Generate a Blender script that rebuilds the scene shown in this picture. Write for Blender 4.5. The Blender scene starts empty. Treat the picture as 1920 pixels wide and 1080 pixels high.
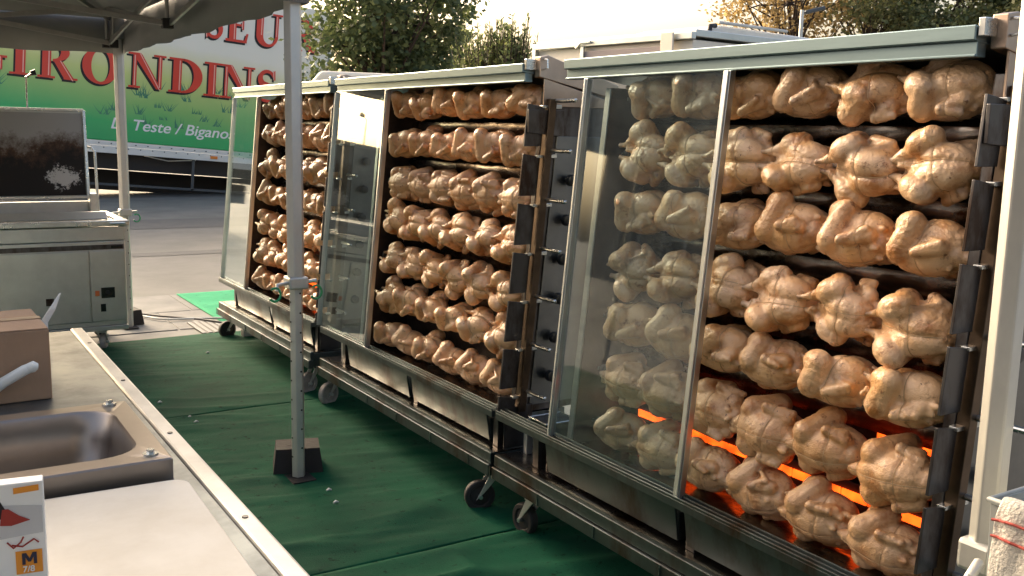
import bpy, bmesh, math, random
from mathutils import Vector, Matrix, noise
from mathutils.bvhtree import BVHTree
R = math.radians
S = bpy.context.scene
COL = S.collection
random.seed(7)

# ------------------------------------------------------------------ camera
F, CX, CY, H = 1850.0, 960.0, 540.0, 1.62
def _r(px, py): return Vector((px-CX, -(py-CY), -F))
_Y = _r(-210, 220).normalized()
_h = _r(3000, 220+.021*3210).normalized()
_Z = _h.cross(_Y).normalized()
if _Z.y < 0: _Z = -_Z
_X = _Y.cross(_Z)
ROT = Matrix((_X, _Y, _Z))
cam = bpy.data.cameras.new('camera'); camo = bpy.data.objects.new('camera', cam); COL.objects.link(camo)
camo.matrix_world = Matrix.Translation((0, 0, H)) @ ROT.to_4x4()
cam.sensor_width = 36; cam.lens = F/1920*36; cam.clip_start = .05; cam.clip_end = 2000
S.camera = camo
S.render.resolution_x, S.render.resolution_y = 1024, 576
def at_depth(px, py, d):
    v = ROT @ _r(px, py); return v*(d/F) + Vector((0, 0, H))
def on_z(px, py, z=0):
    v = ROT @ _r(px, py); return v*((z-H)/v.z) + Vector((0, 0, H))

# ------------------------------------------------------------------ light
SUN_EL, SUN_AZ = 19, 348          # azimuth of the sun, from +Y clockwise towards +X
w = bpy.data.worlds.new('World'); S.world = w; w.use_nodes = True
wn = w.node_tree.nodes; wl = w.node_tree.links
sky = wn.new('ShaderNodeTexSky'); sky.sky_type = 'NISHITA'; sky.sun_disc = False
sky.sun_elevation = R(SUN_EL); sky.sun_rotation = R(SUN_AZ)
sky.air_density = .8; sky.dust_density = 9.0; sky.ozone_density = 0.0
bg = wn['Background']; bg.inputs['Strength'].default_value = 0.15
wl.new(sky.outputs[0], bg.inputs['Color'])
sl = bpy.data.lights.new('sun', 'SUN'); sl.energy = .9; sl.angle = R(28); sl.color = (1, .87, .72)
so = bpy.data.objects.new('sun', sl); COL.objects.link(so)
sd = Vector((math.sin(R(SUN_AZ))*math.cos(R(SUN_EL)), math.cos(R(SUN_AZ))*math.cos(R(SUN_EL)), math.sin(R(SUN_EL))))
so.rotation_euler = sd.to_track_quat('Z', 'Y').to_euler(); so.location = (0, 0, 30)
S.view_settings.view_transform = 'Standard'; S.view_settings.look = 'None'
S.view_settings.exposure = 1.92
S.view_settings.use_white_balance = True; S.view_settings.white_balance_temperature = 6850; S.view_settings.gamma = 1

# ------------------------------------------------------------------ materials
MATS = {}
def mat(name, col, rough=.5, metal=0, var=.0, scale=8, bump=0, bscale=60, spec=.5, stretch=(1,1,1), col2=None, thr=(.35,.65), rvar=0, emit=None, estr=0, coat=0):
    m = bpy.data.materials.new(name); m.use_nodes = True
    nt = m.node_tree; N = nt.nodes; L = nt.links; b = N['Principled BSDF']
    b.inputs['Roughness'].default_value = rough; b.inputs['Metallic'].default_value = metal
    b.inputs['Specular IOR Level'].default_value = spec
    b.inputs['Coat Weight'].default_value = coat
    b.inputs['Base Color'].default_value = (*col, 1)
    if col2 is None and var: col2 = tuple(c*(1-var) for c in col)
    tc = N.new('ShaderNodeTexCoord'); mp = N.new('ShaderNodeMapping'); mp.inputs['Scale'].default_value = stretch
    L.new(tc.outputs['Object'], mp.inputs['Vector'])
    if col2 is not None:
        n = N.new('ShaderNodeTexNoise'); n.inputs['Scale'].default_value = scale; n.inputs['Detail'].default_value = 6; n.inputs['Roughness'].default_value = .65
        L.new(mp.outputs[0], n.inputs['Vector'])
        r = N.new('ShaderNodeValToRGB'); r.color_ramp.elements[0].position = thr[0]; r.color_ramp.elements[1].position = thr[1]
        r.color_ramp.elements[0].color = (*col, 1); r.color_ramp.elements[1].color = (*col2, 1)
        L.new(n.outputs['Fac'], r.inputs[0]); L.new(r.outputs[0], b.inputs['Base Color'])
        if rvar:
            mr = N.new('ShaderNodeMapRange'); mr.inputs['To Min'].default_value = rough-rvar; mr.inputs['To Max'].default_value = rough+rvar
            L.new(n.outputs['Fac'], mr.inputs['Value']); L.new(mr.outputs[0], b.inputs['Roughness'])
    if bump:
        n2 = N.new('ShaderNodeTexNoise'); n2.inputs['Scale'].default_value = bscale; n2.inputs['Detail'].default_value = 5
        L.new(mp.outputs[0], n2.inputs['Vector'])
        bp = N.new('ShaderNodeBump'); bp.inputs['Strength'].default_value = bump; bp.inputs['Distance'].default_value = .01
        L.new(n2.outputs['Fac'], bp.inputs['Height']); L.new(bp.outputs[0], b.inputs['Normal'])
    if emit:
        b.inputs['Emission Color'].default_value = (*emit, 1); b.inputs['Emission Strength'].default_value = estr
    MATS[name] = m
    return m
mat('steel', (.40,.43,.43), .36, 1, var=.22, scale=2.5, bump=.05, bscale=6, stretch=(1,1,6), rvar=.10)
mat('steel_h', (.20,.27,.29), .36, 1, var=.18, scale=2.5, bump=.03, bscale=6, stretch=(8,1,8), rvar=.08)
mat('steel_trolley', (.115,.14,.145), .42, 1, col2=(.06,.042,.03), thr=(.48,.70), scale=6, bump=.06, bscale=10, stretch=(1,1,.5), rvar=.16)
mat('steel_panel', (.20,.205,.205), .36, 1, var=.25, scale=4, rvar=.1)
mat('steel_bright', (.66,.68,.67), .28, 1, var=.25, scale=6, bump=.05, bscale=20, rvar=.1)
mat('steel_tan', (.50,.38,.30), .38, 1, var=.3, scale=3, bump=.06, bscale=10)
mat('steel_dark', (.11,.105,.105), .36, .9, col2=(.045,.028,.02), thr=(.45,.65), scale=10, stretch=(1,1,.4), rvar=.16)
mat('steel_greasy', (.42,.38,.35), .26, 1, col2=(.06,.035,.02), thr=(.45,.62), scale=9, bump=.5, bscale=14, stretch=(1,.45,1), rvar=.15)
mat('oven_inside', (.075,.047,.036), .45, .4, col2=(.030,.017,.012), scale=9, bump=.2, bscale=30, rvar=.15)
mat('bronze', (.12,.085,.06), .35, 1, var=.4, scale=9)
mat('alu', (.62,.65,.64), .36, 1, var=.18, scale=5, stretch=(1,1,.3))
mat('alu_dull', (.62,.61,.57), .5, .75, var=.25, scale=4, stretch=(1,1,.4))
mat('rubber', (.025,.022,.022), .7, var=.3, scale=20)
mat('wheel_grey', (.34,.31,.29), .55, var=.3, scale=20)
mat('knob', (.012,.012,.013), .4)
mat('string', (.50,.34,.19), .9)
mat('tent_fabric', (.24,.24,.235), .85, var=.12, scale=3, bump=.1, bscale=4)
mat('tent_bar', (.36,.35,.33), .45, .8, var=.2)
mat('cardboard', (.36,.225,.14), .85, var=.18, scale=5, bump=.08, bscale=90)
mat('tape', (.30,.19,.11), .35)
mat('board', (.56,.54,.49), .5, col2=(.46,.43,.37), scale=4, bump=.05, bscale=60)
mat('white_plastic', (.78,.77,.72), .4)
mat('paint_white', (.74,.73,.68), .45, var=.1, scale=4)
mat('paint_cream', (.78,.70,.58), .5, var=.1, scale=2)
mat('truck_black', (.012,.010,.010), .6)
mat('orange_lens', (.75,.22,.03), .3)
mat('black_print', (.015,.012,.012), .6)
mat('red_print', (.70,.05,.025), .4)
mat('pink_print', (.86,.42,.34), .4)
mat('dark_red_print', (.34,.03,.02), .6)
mat('orange_print', (.80,.30,.03), .6)
mat('navy_print', (.02,.02,.05), .6)
mat('white_print', (.82,.82,.80), .5)
mat('grey_print', (.55,.55,.56), .6)
mat('grass_print', (.05,.22,.13), .5)
mat('green_plastic', (.02,.30,.12), .35)
mat('towel', (.66,.62,.55), .95, var=.15, scale=30, bump=.5, bscale=200)
mat('towel_red', (.50,.10,.08), .95)
mat('tub', (.40,.42,.41), .35, var=.15)
mat('bark', (.055,.036,.026), .9, var=.5, scale=12, bump=.8, bscale=30)
mat('base_block', (.016,.013,.013), .75, var=.3, scale=15, bump=.2, bscale=40)
mat('cable_white', (.55,.55,.52), .5)
mat('cable_black', (.02,.02,.02), .5)
mat('wood_block', (.60,.55,.47), .8, var=.2, scale=6)
mat('drain', (.09,.10,.11), .5, .7)
mat('foil', (.72,.70,.66), .2, 1, bump=.9, bscale=22, var=.2)
mat('house_wall', (.20,.18,.15), .9, var=.15, scale=1)
mat('house_roof', (.30,.12,.07), .9, var=.3, scale=4)
mat('house_window', (.03,.04,.05), .1)
mat('trailer_inside', (.30,.25,.24), .8)
mat('screen_black', (.01,.01,.01), .25)
mat('switch_orange', (.65,.16,.04), .4)
def leafmat(name, c1, c2, tr=.35):
    m = bpy.data.materials.new(name); m.use_nodes = True; nt = m.node_tree; N = nt.nodes; L = nt.links
    b = N['Principled BSDF']; b.inputs['Roughness'].default_value = .55
    g = N.new('ShaderNodeNewGeometry'); r = N.new('ShaderNodeValToRGB')
    r.color_ramp.elements[0].color = (*c1, 1); r.color_ramp.elements[1].color = (*c2, 1)
    L.new(g.outputs['Random Per Island'], r.inputs[0]); L.new(r.outputs[0], b.inputs['Base Color'])
    t = N.new('ShaderNodeBsdfTranslucent'); L.new(r.outputs[0], t.inputs[0])
    mx = N.new('ShaderNodeMixShader'); mx.inputs[0].default_value = tr
    L.new(b.outputs[0], mx.inputs[1]); L.new(t.outputs[0], mx.inputs[2]); L.new(mx.outputs[0], N['Material Output'].inputs[0]); MATS[name] = m
leafmat('leaf_green', (.045,.075,.030), (.17,.20,.08), .45)
leafmat('leaf_yellow', (.10,.14,.04), (.28,.30,.11), .45)
leafmat('leaf_autumn', (.20,.14,.05), (.50,.36,.16), .5)
leafmat('leaf_olive', (.07,.09,.03), (.20,.19,.07))
leafmat('leaf_olive2', (.05,.075,.03), (.15,.17,.07), .45)
def chickmat():
    m = bpy.data.materials.new('chicken_skin'); m.use_nodes = True; nt = m.node_tree; N = nt.nodes; L = nt.links
    b = N['Principled BSDF']
    oi = N.new('ShaderNodeObjectInfo'); tc = N.new('ShaderNodeTexCoord')
    mp = N.new('ShaderNodeVectorMath'); mp.operation = 'ADD'
    sc = N.new('ShaderNodeVectorMath'); sc.operation = 'SCALE'; sc.inputs[0].default_value = (7, 11, 5)
    L.new(oi.outputs['Random'], sc.inputs['Scale']); L.new(tc.outputs['Object'], mp.inputs[0]); L.new(sc.outputs[0], mp.inputs[1])
    def nz(s, d, ro):
        n = N.new('ShaderNodeTexNoise'); n.inputs['Scale'].default_value = s; n.inputs['Detail'].default_value = d; n.inputs['Roughness'].default_value = ro
        L.new(mp.outputs[0], n.inputs['Vector']); return n
    def ramp(src, p0, p1, c0=(0,0,0,1), c1=(1,1,1,1)):
        r = N.new('ShaderNodeValToRGB'); r.color_ramp.elements[0].position = p0; r.color_ramp.elements[1].position = p1
        r.color_ramp.elements[0].color = c0; r.color_ramp.elements[1].color = c1; L.new(src, r.inputs[0]); return r
    def mix(f, a, bb, typ='MIX'):
        x = N.new('ShaderNodeMix'); x.data_type = 'RGBA'; x.blend_type = typ
        if isinstance(f, float): x.inputs[0].default_value = f
        else: L.new(f, x.inputs[0])
        for k, v in ((6, a), (7, bb)):
            if isinstance(v, tuple): x.inputs[k].default_value = v
            else: L.new(v, x.inputs[k])
        return x.outputs[2]
    n1 = nz(11, 5, .6); n2 = nz(34, 6, .7); n3 = nz(95, 3, .6); n4 = nz(7, 3, .5)
    base = ramp(n4.outputs[0], .38, .64, (.80,.56,.36,1), (.70,.41,.19,1))
    c = mix(ramp(n1.outputs[0], .51, .69).outputs[0], base.outputs[0], (.46,.20,.065,1))
    c = mix(ramp(n2.outputs[0], .585, .71).outputs[0], c, (.22,.080,.024,1))
    c = mix(ramp(n3.outputs[0], .69, .75).outputs[0], c, (.12,.042,.016,1))
    an = N.new('ShaderNodeAttribute'); an.attribute_name = 'char'
    am = N.new('ShaderNodeMath'); am.operation = 'MULTIPLY_ADD'; am.inputs[1].default_value = 1.5; L.new(n2.outputs[0], am.inputs[0]); am.inputs[2].default_value = -.15
    a2 = N.new('ShaderNodeMath'); a2.operation = 'MULTIPLY'; a2.use_clamp = True; L.new(am.outputs[0], a2.inputs[0]); L.new(an.outputs['Fac'], a2.inputs[1])
    c = mix(a2.outputs[0], c, (.13,.045,.018,1))
    c = mix(1.0, c, oi.outputs['Color'], 'MULTIPLY')
    L.new(c, b.inputs['Base Color'])
    b.inputs['Roughness'].default_value = .36; b.inputs['Specular IOR Level'].default_value = .6; b.inputs['Coat Weight'].default_value = .12; b.inputs['Coat Roughness'].default_value = .18
    b.inputs['Subsurface Weight'].default_value = .0
    wv = N.new('ShaderNodeTexWave'); wv.inputs['Scale'].default_value = 9; wv.inputs['Distortion'].default_value = 16; wv.inputs['Detail'].default_value = 3; wv.inputs['Detail Scale'].default_value = 2.2
    L.new(mp.outputs[0], wv.inputs['Vector'])
    ad = N.new('ShaderNodeMath'); ad.operation = 'MULTIPLY_ADD'; ad.inputs[1].default_value = .16
    L.new(wv.outputs['Fac'], ad.inputs[0]); L.new(n2.outputs[0], ad.inputs[2])
    bp = N.new('ShaderNodeBump'); bp.inputs['Strength'].default_value = .42; bp.inputs['Distance'].default_value = .006
    L.new(ad.outputs[0], bp.inputs['Height'])
    vo = N.new('ShaderNodeTexVoronoi'); vo.inputs['Scale'].default_value = 230; L.new(mp.outputs[0], vo.inputs['Vector'])
    b2 = N.new('ShaderNodeBump'); b2.inputs['Strength'].default_value = .35; b2.inputs['Distance'].default_value = .0025
    L.new(vo.outputs['Distance'], b2.inputs['Height']); L.new(bp.outputs[0], b2.inputs['Normal']); L.new(b2.outputs[0], b.inputs['Normal'])
    MATS['chicken'] = m
chickmat()
def glassmat(name, tint, grime, gcol, fr_mul=1.0):
    m = bpy.data.materials.new(name); m.use_nodes = True; nt = m.node_tree; N = nt.nodes; L = nt.links
    N.remove(N['Principled BSDF'])
    tr = N.new('ShaderNodeBsdfTransparent'); tr.inputs[0].default_value = (*tint, 1)
    gl = N.new('ShaderNodeBsdfGlossy'); gl.inputs['Roughness'].default_value = .03; gl.inputs[0].default_value = (.95,1,.98,1)
    lw_ = N.new('ShaderNodeLayerWeight'); lw_.inputs[0].default_value = .5
    pw = N.new('ShaderNodeMath'); pw.operation = 'POWER'; pw.inputs[1].default_value = 3.0; L.new(lw_.outputs['Facing'], pw.inputs[0])
    mu = N.new('ShaderNodeMath'); mu.operation = 'MULTIPLY_ADD'; mu.inputs[1].default_value = .9*fr_mul; mu.inputs[2].default_value = .05*fr_mul; mu.use_clamp = True
    L.new(pw.outputs[0], mu.inputs[0])
    m1 = N.new('ShaderNodeMixShader'); L.new(mu.outputs[0], m1.inputs[0]); L.new(tr.outputs[0], m1.inputs[1]); L.new(gl.outputs[0], m1.inputs[2])
    df = N.new('ShaderNodeBsdfDiffuse'); df.inputs[0].default_value = (*gcol, 1)
    tc = N.new('ShaderNodeTexCoord'); mp = N.new('ShaderNodeMapping'); mp.inputs['Scale'].default_value = (1, 1, .45)
    L.new(tc.outputs['Object'], mp.inputs[0])
    n = N.new('ShaderNodeTexNoise'); n.inputs['Scale'].default_value = 5; n.inputs['Detail'].default_value = 7; n.inputs['Roughness'].default_value = .65; n.inputs['Distortion'].default_value = 1.2
    L.new(mp.outputs[0], n.inputs['Vector'])
    mr = N.new('ShaderNodeMapRange'); mr.inputs['From Min'].default_value = .35; mr.inputs['From Max'].default_value = .7
    mr.inputs['To Min'].default_value = grime*.45; mr.inputs['To Max'].default_value = grime*1.6
    L.new(n.outputs[0], mr.inputs['Value'])
    m2 = N.new('ShaderNodeMixShader'); L.new(mr.outputs[0], m2.inputs[0]); L.new(m1.outputs[0], m2.inputs[1]); L.new(df.outputs[0], m2.inputs[2])
    L.new(m2.outputs[0], N['Material Output'].inputs[0]); MATS[name] = m
glassmat('door_glass', (.73,.84,.85), .045, (.46,.55,.57), 1.0)
glassmat('pane_glass', (.85,.92,.90), .08, (.5,.55,.52), 1.0)
def burnermat():
    m = mat('burner_glow', (.25,.05,.01), .8)
    N = m.node_tree.nodes; L = m.node_tree.links; b = N['Principled BSDF']
    b.inputs['Emission Color'].default_value = (1, .085, .008, 1)
    tc = N.new('ShaderNodeTexCoord'); n = N.new('ShaderNodeTexNoise'); n.inputs['Scale'].default_value = 12; L.new(tc.outputs['Object'], n.inputs['Vector'])
    mr = N.new('ShaderNodeMapRange'); mr.inputs['From Min'].default_value = .3; mr.inputs['From Max'].default_value = .7; mr.inputs['To Min'].default_value = .35; mr.inputs['To Max'].default_value = 1.5
    L.new(n.outputs[0], mr.inputs['Value']); L.new(mr.outputs[0], b.inputs['Emission Strength'])
burnermat()
def carpetmat(name, c1, c2):
    m = mat(name, c1, .8, col2=c2, scale=2.2, thr=(.35,.7))
    N = m.node_tree.nodes; L = m.node_tree.links; b = N['Principled BSDF']; b.inputs['Specular IOR Level'].default_value = .08
    tc = N.new('ShaderNodeTexCoord')
    n = N.new('ShaderNodeTexNoise'); n.inputs['Scale'].default_value = 260; n.inputs['Detail'].default_value = 3; L.new(tc.outputs['Object'], n.inputs['Vector'])
    n2 = N.new('ShaderNodeTexNoise'); n2.inputs['Scale'].default_value = 22; n2.inputs['Detail'].default_value = 4; n2.inputs['Roughness'].default_value = .8
    mp = N.new('ShaderNodeMapping'); mp.inputs['Scale'].default_value = (.9, 1, 1); L.new(tc.outputs['Object'], mp.inputs[0]); L.new(mp.outputs[0], n2.inputs['Vector'])
    r = N.new('ShaderNodeValToRGB'); r.color_ramp.elements[0].position = .59; r.color_ramp.elements[1].position = .68
    L.new(n2.outputs[0], r.inputs[0])
    src = b.inputs['Base Color'].links[0].from_socket
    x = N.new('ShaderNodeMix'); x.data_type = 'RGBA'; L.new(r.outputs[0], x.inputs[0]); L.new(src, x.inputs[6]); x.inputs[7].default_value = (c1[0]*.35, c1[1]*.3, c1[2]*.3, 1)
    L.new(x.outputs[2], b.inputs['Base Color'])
    bp = N.new('ShaderNodeBump'); bp.inputs['Strength'].default_value = .5; bp.inputs['Distance'].default_value = .004
    L.new(n.outputs[0], bp.inputs['Height']); L.new(bp.outputs[0], b.inputs['Normal'])
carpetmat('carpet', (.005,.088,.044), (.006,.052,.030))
carpetmat('carpet_painted_lit', (.05,.40,.20), (.04,.32,.16))  # same green carpet, with the open daylight put into a paler colour
def asphaltmat():
    m = mat('asphalt', (.13,.13,.12), .85, col2=(.20,.195,.18), scale=1.4, thr=(.3,.7), bump=.35, bscale=140)
asphaltmat()
mat('pavement', (.24,.24,.225), .85, col2=(.17,.17,.165), scale=3, bump=.3, bscale=120)
mat('patch', (.085,.088,.09), .8, col2=(.11,.11,.105), scale=3, bump=.3, bscale=160)
def truckprint():
    m = mat('truck_print', (.8,.8,.8), .35)
    N = m.node_tree.nodes; L = m.node_tree.links; b = N['Principled BSDF']
    tc = N.new('ShaderNodeTexCoord'); sp = N.new('ShaderNodeSeparateXYZ'); L.new(tc.outputs['Object'], sp.inputs[0])
    n = N.new('ShaderNodeTexNoise'); n.inputs['Scale'].default_value = 1.1; n.inputs['Detail'].default_value = 3; L.new(tc.outputs['Object'], n.inputs['Vector'])
    a = N.new('ShaderNodeMath'); a.operation = 'MULTIPLY_ADD'; a.inputs[1].default_value = .35; L.new(n.outputs[0], a.inputs[0]); L.new(sp.outputs['Z'], a.inputs[2])
    x = N.new('ShaderNodeMath'); x.operation = 'MULTIPLY_ADD'; x.inputs[1].default_value = .075; L.new(sp.outputs['X'], x.inputs[0]); L.new(a.outputs[0], x.inputs[2])
    mr = N.new('ShaderNodeMapRange'); mr.inputs['From Min'].default_value = .2; mr.inputs['From Max'].default_value = 3.0; L.new(x.outputs[0], mr.inputs['Value'])
    r = N.new('ShaderNodeValToRGB'); e = r.color_ramp.elements
    e[0].position = 0; e[0].color = (.012,.36,.12,1); e[1].position = 1; e[1].color = (.84,.79,.68,1)
    for p, c in ((.14,(.025,.42,.13,1)), (.32,(.25,.50,.15,1)), (.52,(.58,.64,.22,1)), (.68,(.76,.72,.42,1)), (.82,(.84,.79,.66,1))):
        k = e.new(p); k.color = c
    L.new(mr.outputs[0], r.inputs[0]); L.new(r.outputs[0], b.inputs['Base Color'])
truckprint()
def burntmat():
    m = mat('burnt_lid', (.5,.5,.5), .4, .8)
    N = m.node_tree.nodes; L = m.node_tree.links; b = N['Principled BSDF']
    tc = N.new('ShaderNodeTexCoord'); sp = N.new('ShaderNodeSeparateXYZ'); L.new(tc.outputs['Object'], sp.inputs[0])
    n = N.new('ShaderNodeTexNoise'); n.inputs['Scale'].default_value = 20; n.inputs['Detail'].default_value = 9; n.inputs['Roughness'].default_value = .8; L.new(tc.outputs['Object'], n.inputs['Vector'])
    n2 = N.new('ShaderNodeTexNoise'); n2.inputs['Scale'].default_value = 2.6; n2.inputs['Detail'].default_value = 3; L.new(tc.outputs['Object'], n2.inputs['Vector'])
    def M(op, a, bb, c=None):
        q = N.new('ShaderNodeMath'); q.operation = op
        for i, v in enumerate((a, bb, c)):
            if v is None: continue
            if isinstance(v, (int, float)): q.inputs[i].default_value = v
            else: L.new(v, q.inputs[i])
        return q.outputs[0]
    # soot burnt into the lower half of the lid
    soot = M('ADD', M('MULTIPLY', sp.outputs['Z'], 1.7), M('ADD', M('MULTIPLY', n.outputs[0], .75), M('MULTIPLY', n2.outputs[0], .9)))
    r = N.new('ShaderNodeValToRGB'); e = r.color_ramp.elements; e[0].position = .74; e[0].color = (.010,.007,.006,1); e[1].position = 1.0; e[1].color = (.34,.33,.32,1)
    k = e.new(.84); k.color = (.07,.035,.018,1)
    L.new(M('MULTIPLY', soot, .62), r.inputs[0])
    # a scraped bright patch
    dx = M('MULTIPLY', M('SUBTRACT', sp.outputs['X'], 1.07), 5.2); dz = M('MULTIPLY', M('SUBTRACT', sp.outputs['Z'], .13), 7.5)
    d = M('SQRT', M('ADD', M('MULTIPLY', dx, dx), M('MULTIPLY', dz, dz)), 0)
    sc = M('SUBTRACT', M('ADD', M('MULTIPLY', n.outputs[0], 2.4), -.35), d)
    r2 = N.new('ShaderNodeValToRGB'); r2.color_ramp.elements[0].position = .28; r2.color_ramp.elements[1].position = .42; L.new(sc, r2.inputs[0])
    x = N.new('ShaderNodeMix'); x.data_type = 'RGBA'; L.new(r2.outputs[0], x.inputs[0]); L.new(r.outputs[0], x.inputs[6]); x.inputs[7].default_value = (.50,.49,.47,1)
    L.new(x.outputs[2], b.inputs['Base Color']); b.inputs['Metallic'].default_value = .45; b.inputs['Roughness'].default_value = .5
burntmat()

# ------------------------------------------------------------------ helpers
class MB:
    def __init__(s): s.v = []; s.f = []
    def add(s, vs, fs):
        o = len(s.v); s.v += [tuple(p) for p in vs]; s.f += [tuple(i+o for i in q) for q in fs]; return s
    def hexa(s, p): return s.add(p, [(0,3,2,1), (4,5,6,7), (0,1,5,4), (1,2,6,5), (2,3,7,6), (3,0,4,7)])
    def box(s, x0, x1, y0, y1, z0, z1):
        return s.hexa([(x0,y0,z0), (x1,y0,z0), (x1,y1,z0), (x0,y1,z0), (x0,y0,z1), (x1,y0,z1), (x1,y1,z1), (x0,y1,z1)])
    def prism(s, poly, a, b, ax):
        # poly: 2D outline; extruded along axis ax from a to b
        def P(u, v, t): return {'x': (t,u,v), 'y': (u,t,v), 'z': (u,v,t)}[ax]
        n = len(poly); vs = [P(u, v, a) for u, v in poly] + [P(u, v, b) for u, v in poly]
        fs = [tuple(range(n))[::-1], tuple(range(n, 2*n))] + [(i, (i+1) % n, n+(i+1) % n, n+i) for i in range(n)]
        return s.add(vs, fs)
    def tube(s, pts, r, n=8, closed=False, caps=True):
        pts = [Vector(p) for p in pts]; m = len(pts); rs = r if isinstance(r, (list, tuple)) else [r]*m
        vs = []; up = None
        for i, p in enumerate(pts):
            a = pts[(i-1) % m] if closed or i > 0 else p; b = pts[(i+1) % m] if closed or i < m-1 else p
            t = (b-a); t = t.normalized() if t.length > 1e-9 else Vector((0, 0, 1))
            if up is None:
                up = Vector((0, 0, 1)) if abs(t.z) < .9 else Vector((1, 0, 0))
            u = (up - t*up.dot(t))
            u = u.normalized() if u.length > 1e-6 else t.orthogonal().normalized()
            up = u; k = t.cross(u)
            for j in range(n):
                an = 2*math.pi*j/n; vs.append(p + (u*math.cos(an) + k*math.sin(an))*rs[i])
        fs = []
        for i in range(m if closed else m-1):
            for j in range(n):
                a = i*n+j; b = i*n+(j+1) % n; c = ((i+1) % m)*n
                fs.append((a, b, c+(j+1) % n, c+j))
        if caps and not closed:
            fs.append(tuple(range(n))[::-1]); fs.append(tuple((m-1)*n+j for j in range(n)))
        return s.add(vs, fs)
    def bar(s, a, b, wd, ht):
        a = Vector(a); b = Vector(b); t = (b-a).normalized(); u = Vector((0, 0, 1)) if abs(t.z) < .95 else Vector((1, 0, 0))
        k = t.cross(u).normalized(); u = k.cross(t).normalized(); k *= wd/2; u *= ht/2
        return s.hexa([a-k-u, a+k-u, b+k-u, b-k-u, a-k+u, a+k+u, b+k+u, b-k+u])
    def build(s, name, m, parent=None, bevel=0, smooth=None, seg=2):
        me = bpy.data.meshes.new(name); me.from_pydata(s.v, [], s.f); me.update()
        bm = bmesh.new(); bm.from_mesh(me); bmesh.ops.recalc_face_normals(bm, faces=bm.faces); bm.to_mesh(me); bm.free()
        me.materials.append(MATS[m])
        if smooth is not None:
            me.shade_smooth(); me.set_sharp_from_angle(angle=R(smooth))
        o = bpy.data.objects.new(name, me); COL.objects.link(o); o.parent = parent
        if bevel:
            b = o.modifiers.new('bevel', 'BEVEL'); b.width = bevel; b.segments = seg; b.limit_method = 'ANGLE'; b.angle_limit = R(40)
        return o
def box(name, m, parent, x0, x1, y0, y1, z0, z1, bevel=.002): return MB().box(x0, x1, y0, y1, z0, z1).build(name, m, parent, bevel)
def thing(name, label, cat, loc=(0,0,0), rz=0, group=None):
    o = bpy.data.objects.new(name, None); o.empty_display_size = .1; COL.objects.link(o); o.location = loc; o.rotation_euler = (0, 0, rz)
    return tag(o, label, cat, group)
def tag(o, label, cat, group=None):
    o['label'] = label; o['category'] = cat
    if group: o['group'] = group
    return o
def struct(o): o['kind'] = 'structure'; return o
def dup(o, parent=None):
    c = o.copy(); COL.objects.link(c); c.parent = parent
    for ch in [k for k in o.children]: dup(ch, c)
    return c

# ------------------------------------------------------------------ ground
struct(MB().add([(-700,-700,-.004), (700,-700,-.004), (700,900,-.004), (-700,900,-.004)], [(0,1,2,3)]).build('ground', 'asphalt'))
pav = struct(MB().box(-14, 22, -8, 9.6, -.2, 0).build('pavement', 'pavement'))
def flat_poly(name, m, pts, z, parent=None):
    return MB().add([(x, y, z) for x, y in pts], [tuple(range(len(pts)))]).build(name, m, parent)
# worn darker repair strips across the road
def wobble(x0, x1, y0, y1, seed, n=40):
    a = [(x0+(x1-x0)*i/n, y0+.18*noise.noise((i*.35, seed, 0))) for i in range(n+1)]
    b = [(x0+(x1-x0)*i/n, y1+.18*noise.noise((i*.35, seed+9, 0))) for i in range(n, -1, -1)]
    return a+b
struct(flat_poly('road_repair', 'patch', wobble(-9, 30, 15.8, 17.4, 3), .001))
struct(flat_poly('road_repair', 'patch', wobble(-9, 30, 12.6, 12.9, 13), .001))
# paving slabs between the carpet and the road
k = 0
for iy, (ya, yb) in enumerate(((7.9, 8.68), (8.7, 9.58))):
    for ix in range(8):
        xa = -.6 + ix*.82 + (iy*.3)
        MB().box(xa, xa+.80, ya, yb, -.05, .006+.002*random.random()).build('slab', 'pavement', pav, .004)
dr = thing('drain_cover', 'dark slotted drain cover in the pavement between the carpets', 'drain', (2.08, 7.88, .006))
MB().box(-.115, .115, -.25, .25, 0, .006).build('tray', 'truck_black', dr)
for i in range(5):
    MB().box(-.115+.048*i, -.115+.048*i+.030, -.25, .25, .0065, .012).build('bar', 'drain', dr, .002)

def carpet(name, label, m, x0, x1, y0, y1, z, amp, seed, nx=90, ny=80, rot=0, group=None):
    vs = []; fs = []
    for j in range(ny+1):
        for i in range(nx+1):
            x = x0+(x1-x0)*i/nx; y = y0+(y1-y0)*j/ny
            n1 = noise.fractal((x*1.1+seed, y*5.0+x*1.2, seed), .8, 2.0, 3)
            n2 = noise.fractal((x*5, y*9, seed+5), .8, 2.0, 2)
            mk = .5+.5*noise.noise((x*.9+seed, y*.9, 3.1))
            edge = min(1, min(i, nx-i, j, ny-j)/3)
            rdg = max(0, 1-abs(noise.noise((x*.55+seed*2+.5*noise.noise((x*1.5, y*1.5, 1)), y*2.6+x*.8, seed+2)))*4.5)**2; mk3 = max(0, noise.noise((x*.7+seed*3, y*.6, 7.7))+.35)
            h = (max(0, n1)**1.3*amp*(.12+.75*mk) + n2*amp*.12 + rdg*mk3*amp*1.7)*edge
            jit = .015*noise.noise((x*2.3, y*.7, seed)) if j in (0, ny) else 0
            vs.append((x, y+jit, z+max(-.004, h))); 
            if i < nx and j < ny: a = j*(nx+1)+i; fs.append((a, a+1, a+nx+2, a+nx+1))
    o = MB().add(vs, fs).build(name, m, None, 0, 40)
    so = o.modifiers.new('thick', 'SOLIDIFY'); so.thickness = .005; so.offset = 1
    o.rotation_euler.z = rot
    tag(o, label, 'carpet', group); return o
G = 'green carpet lengths on the ground'
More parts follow.
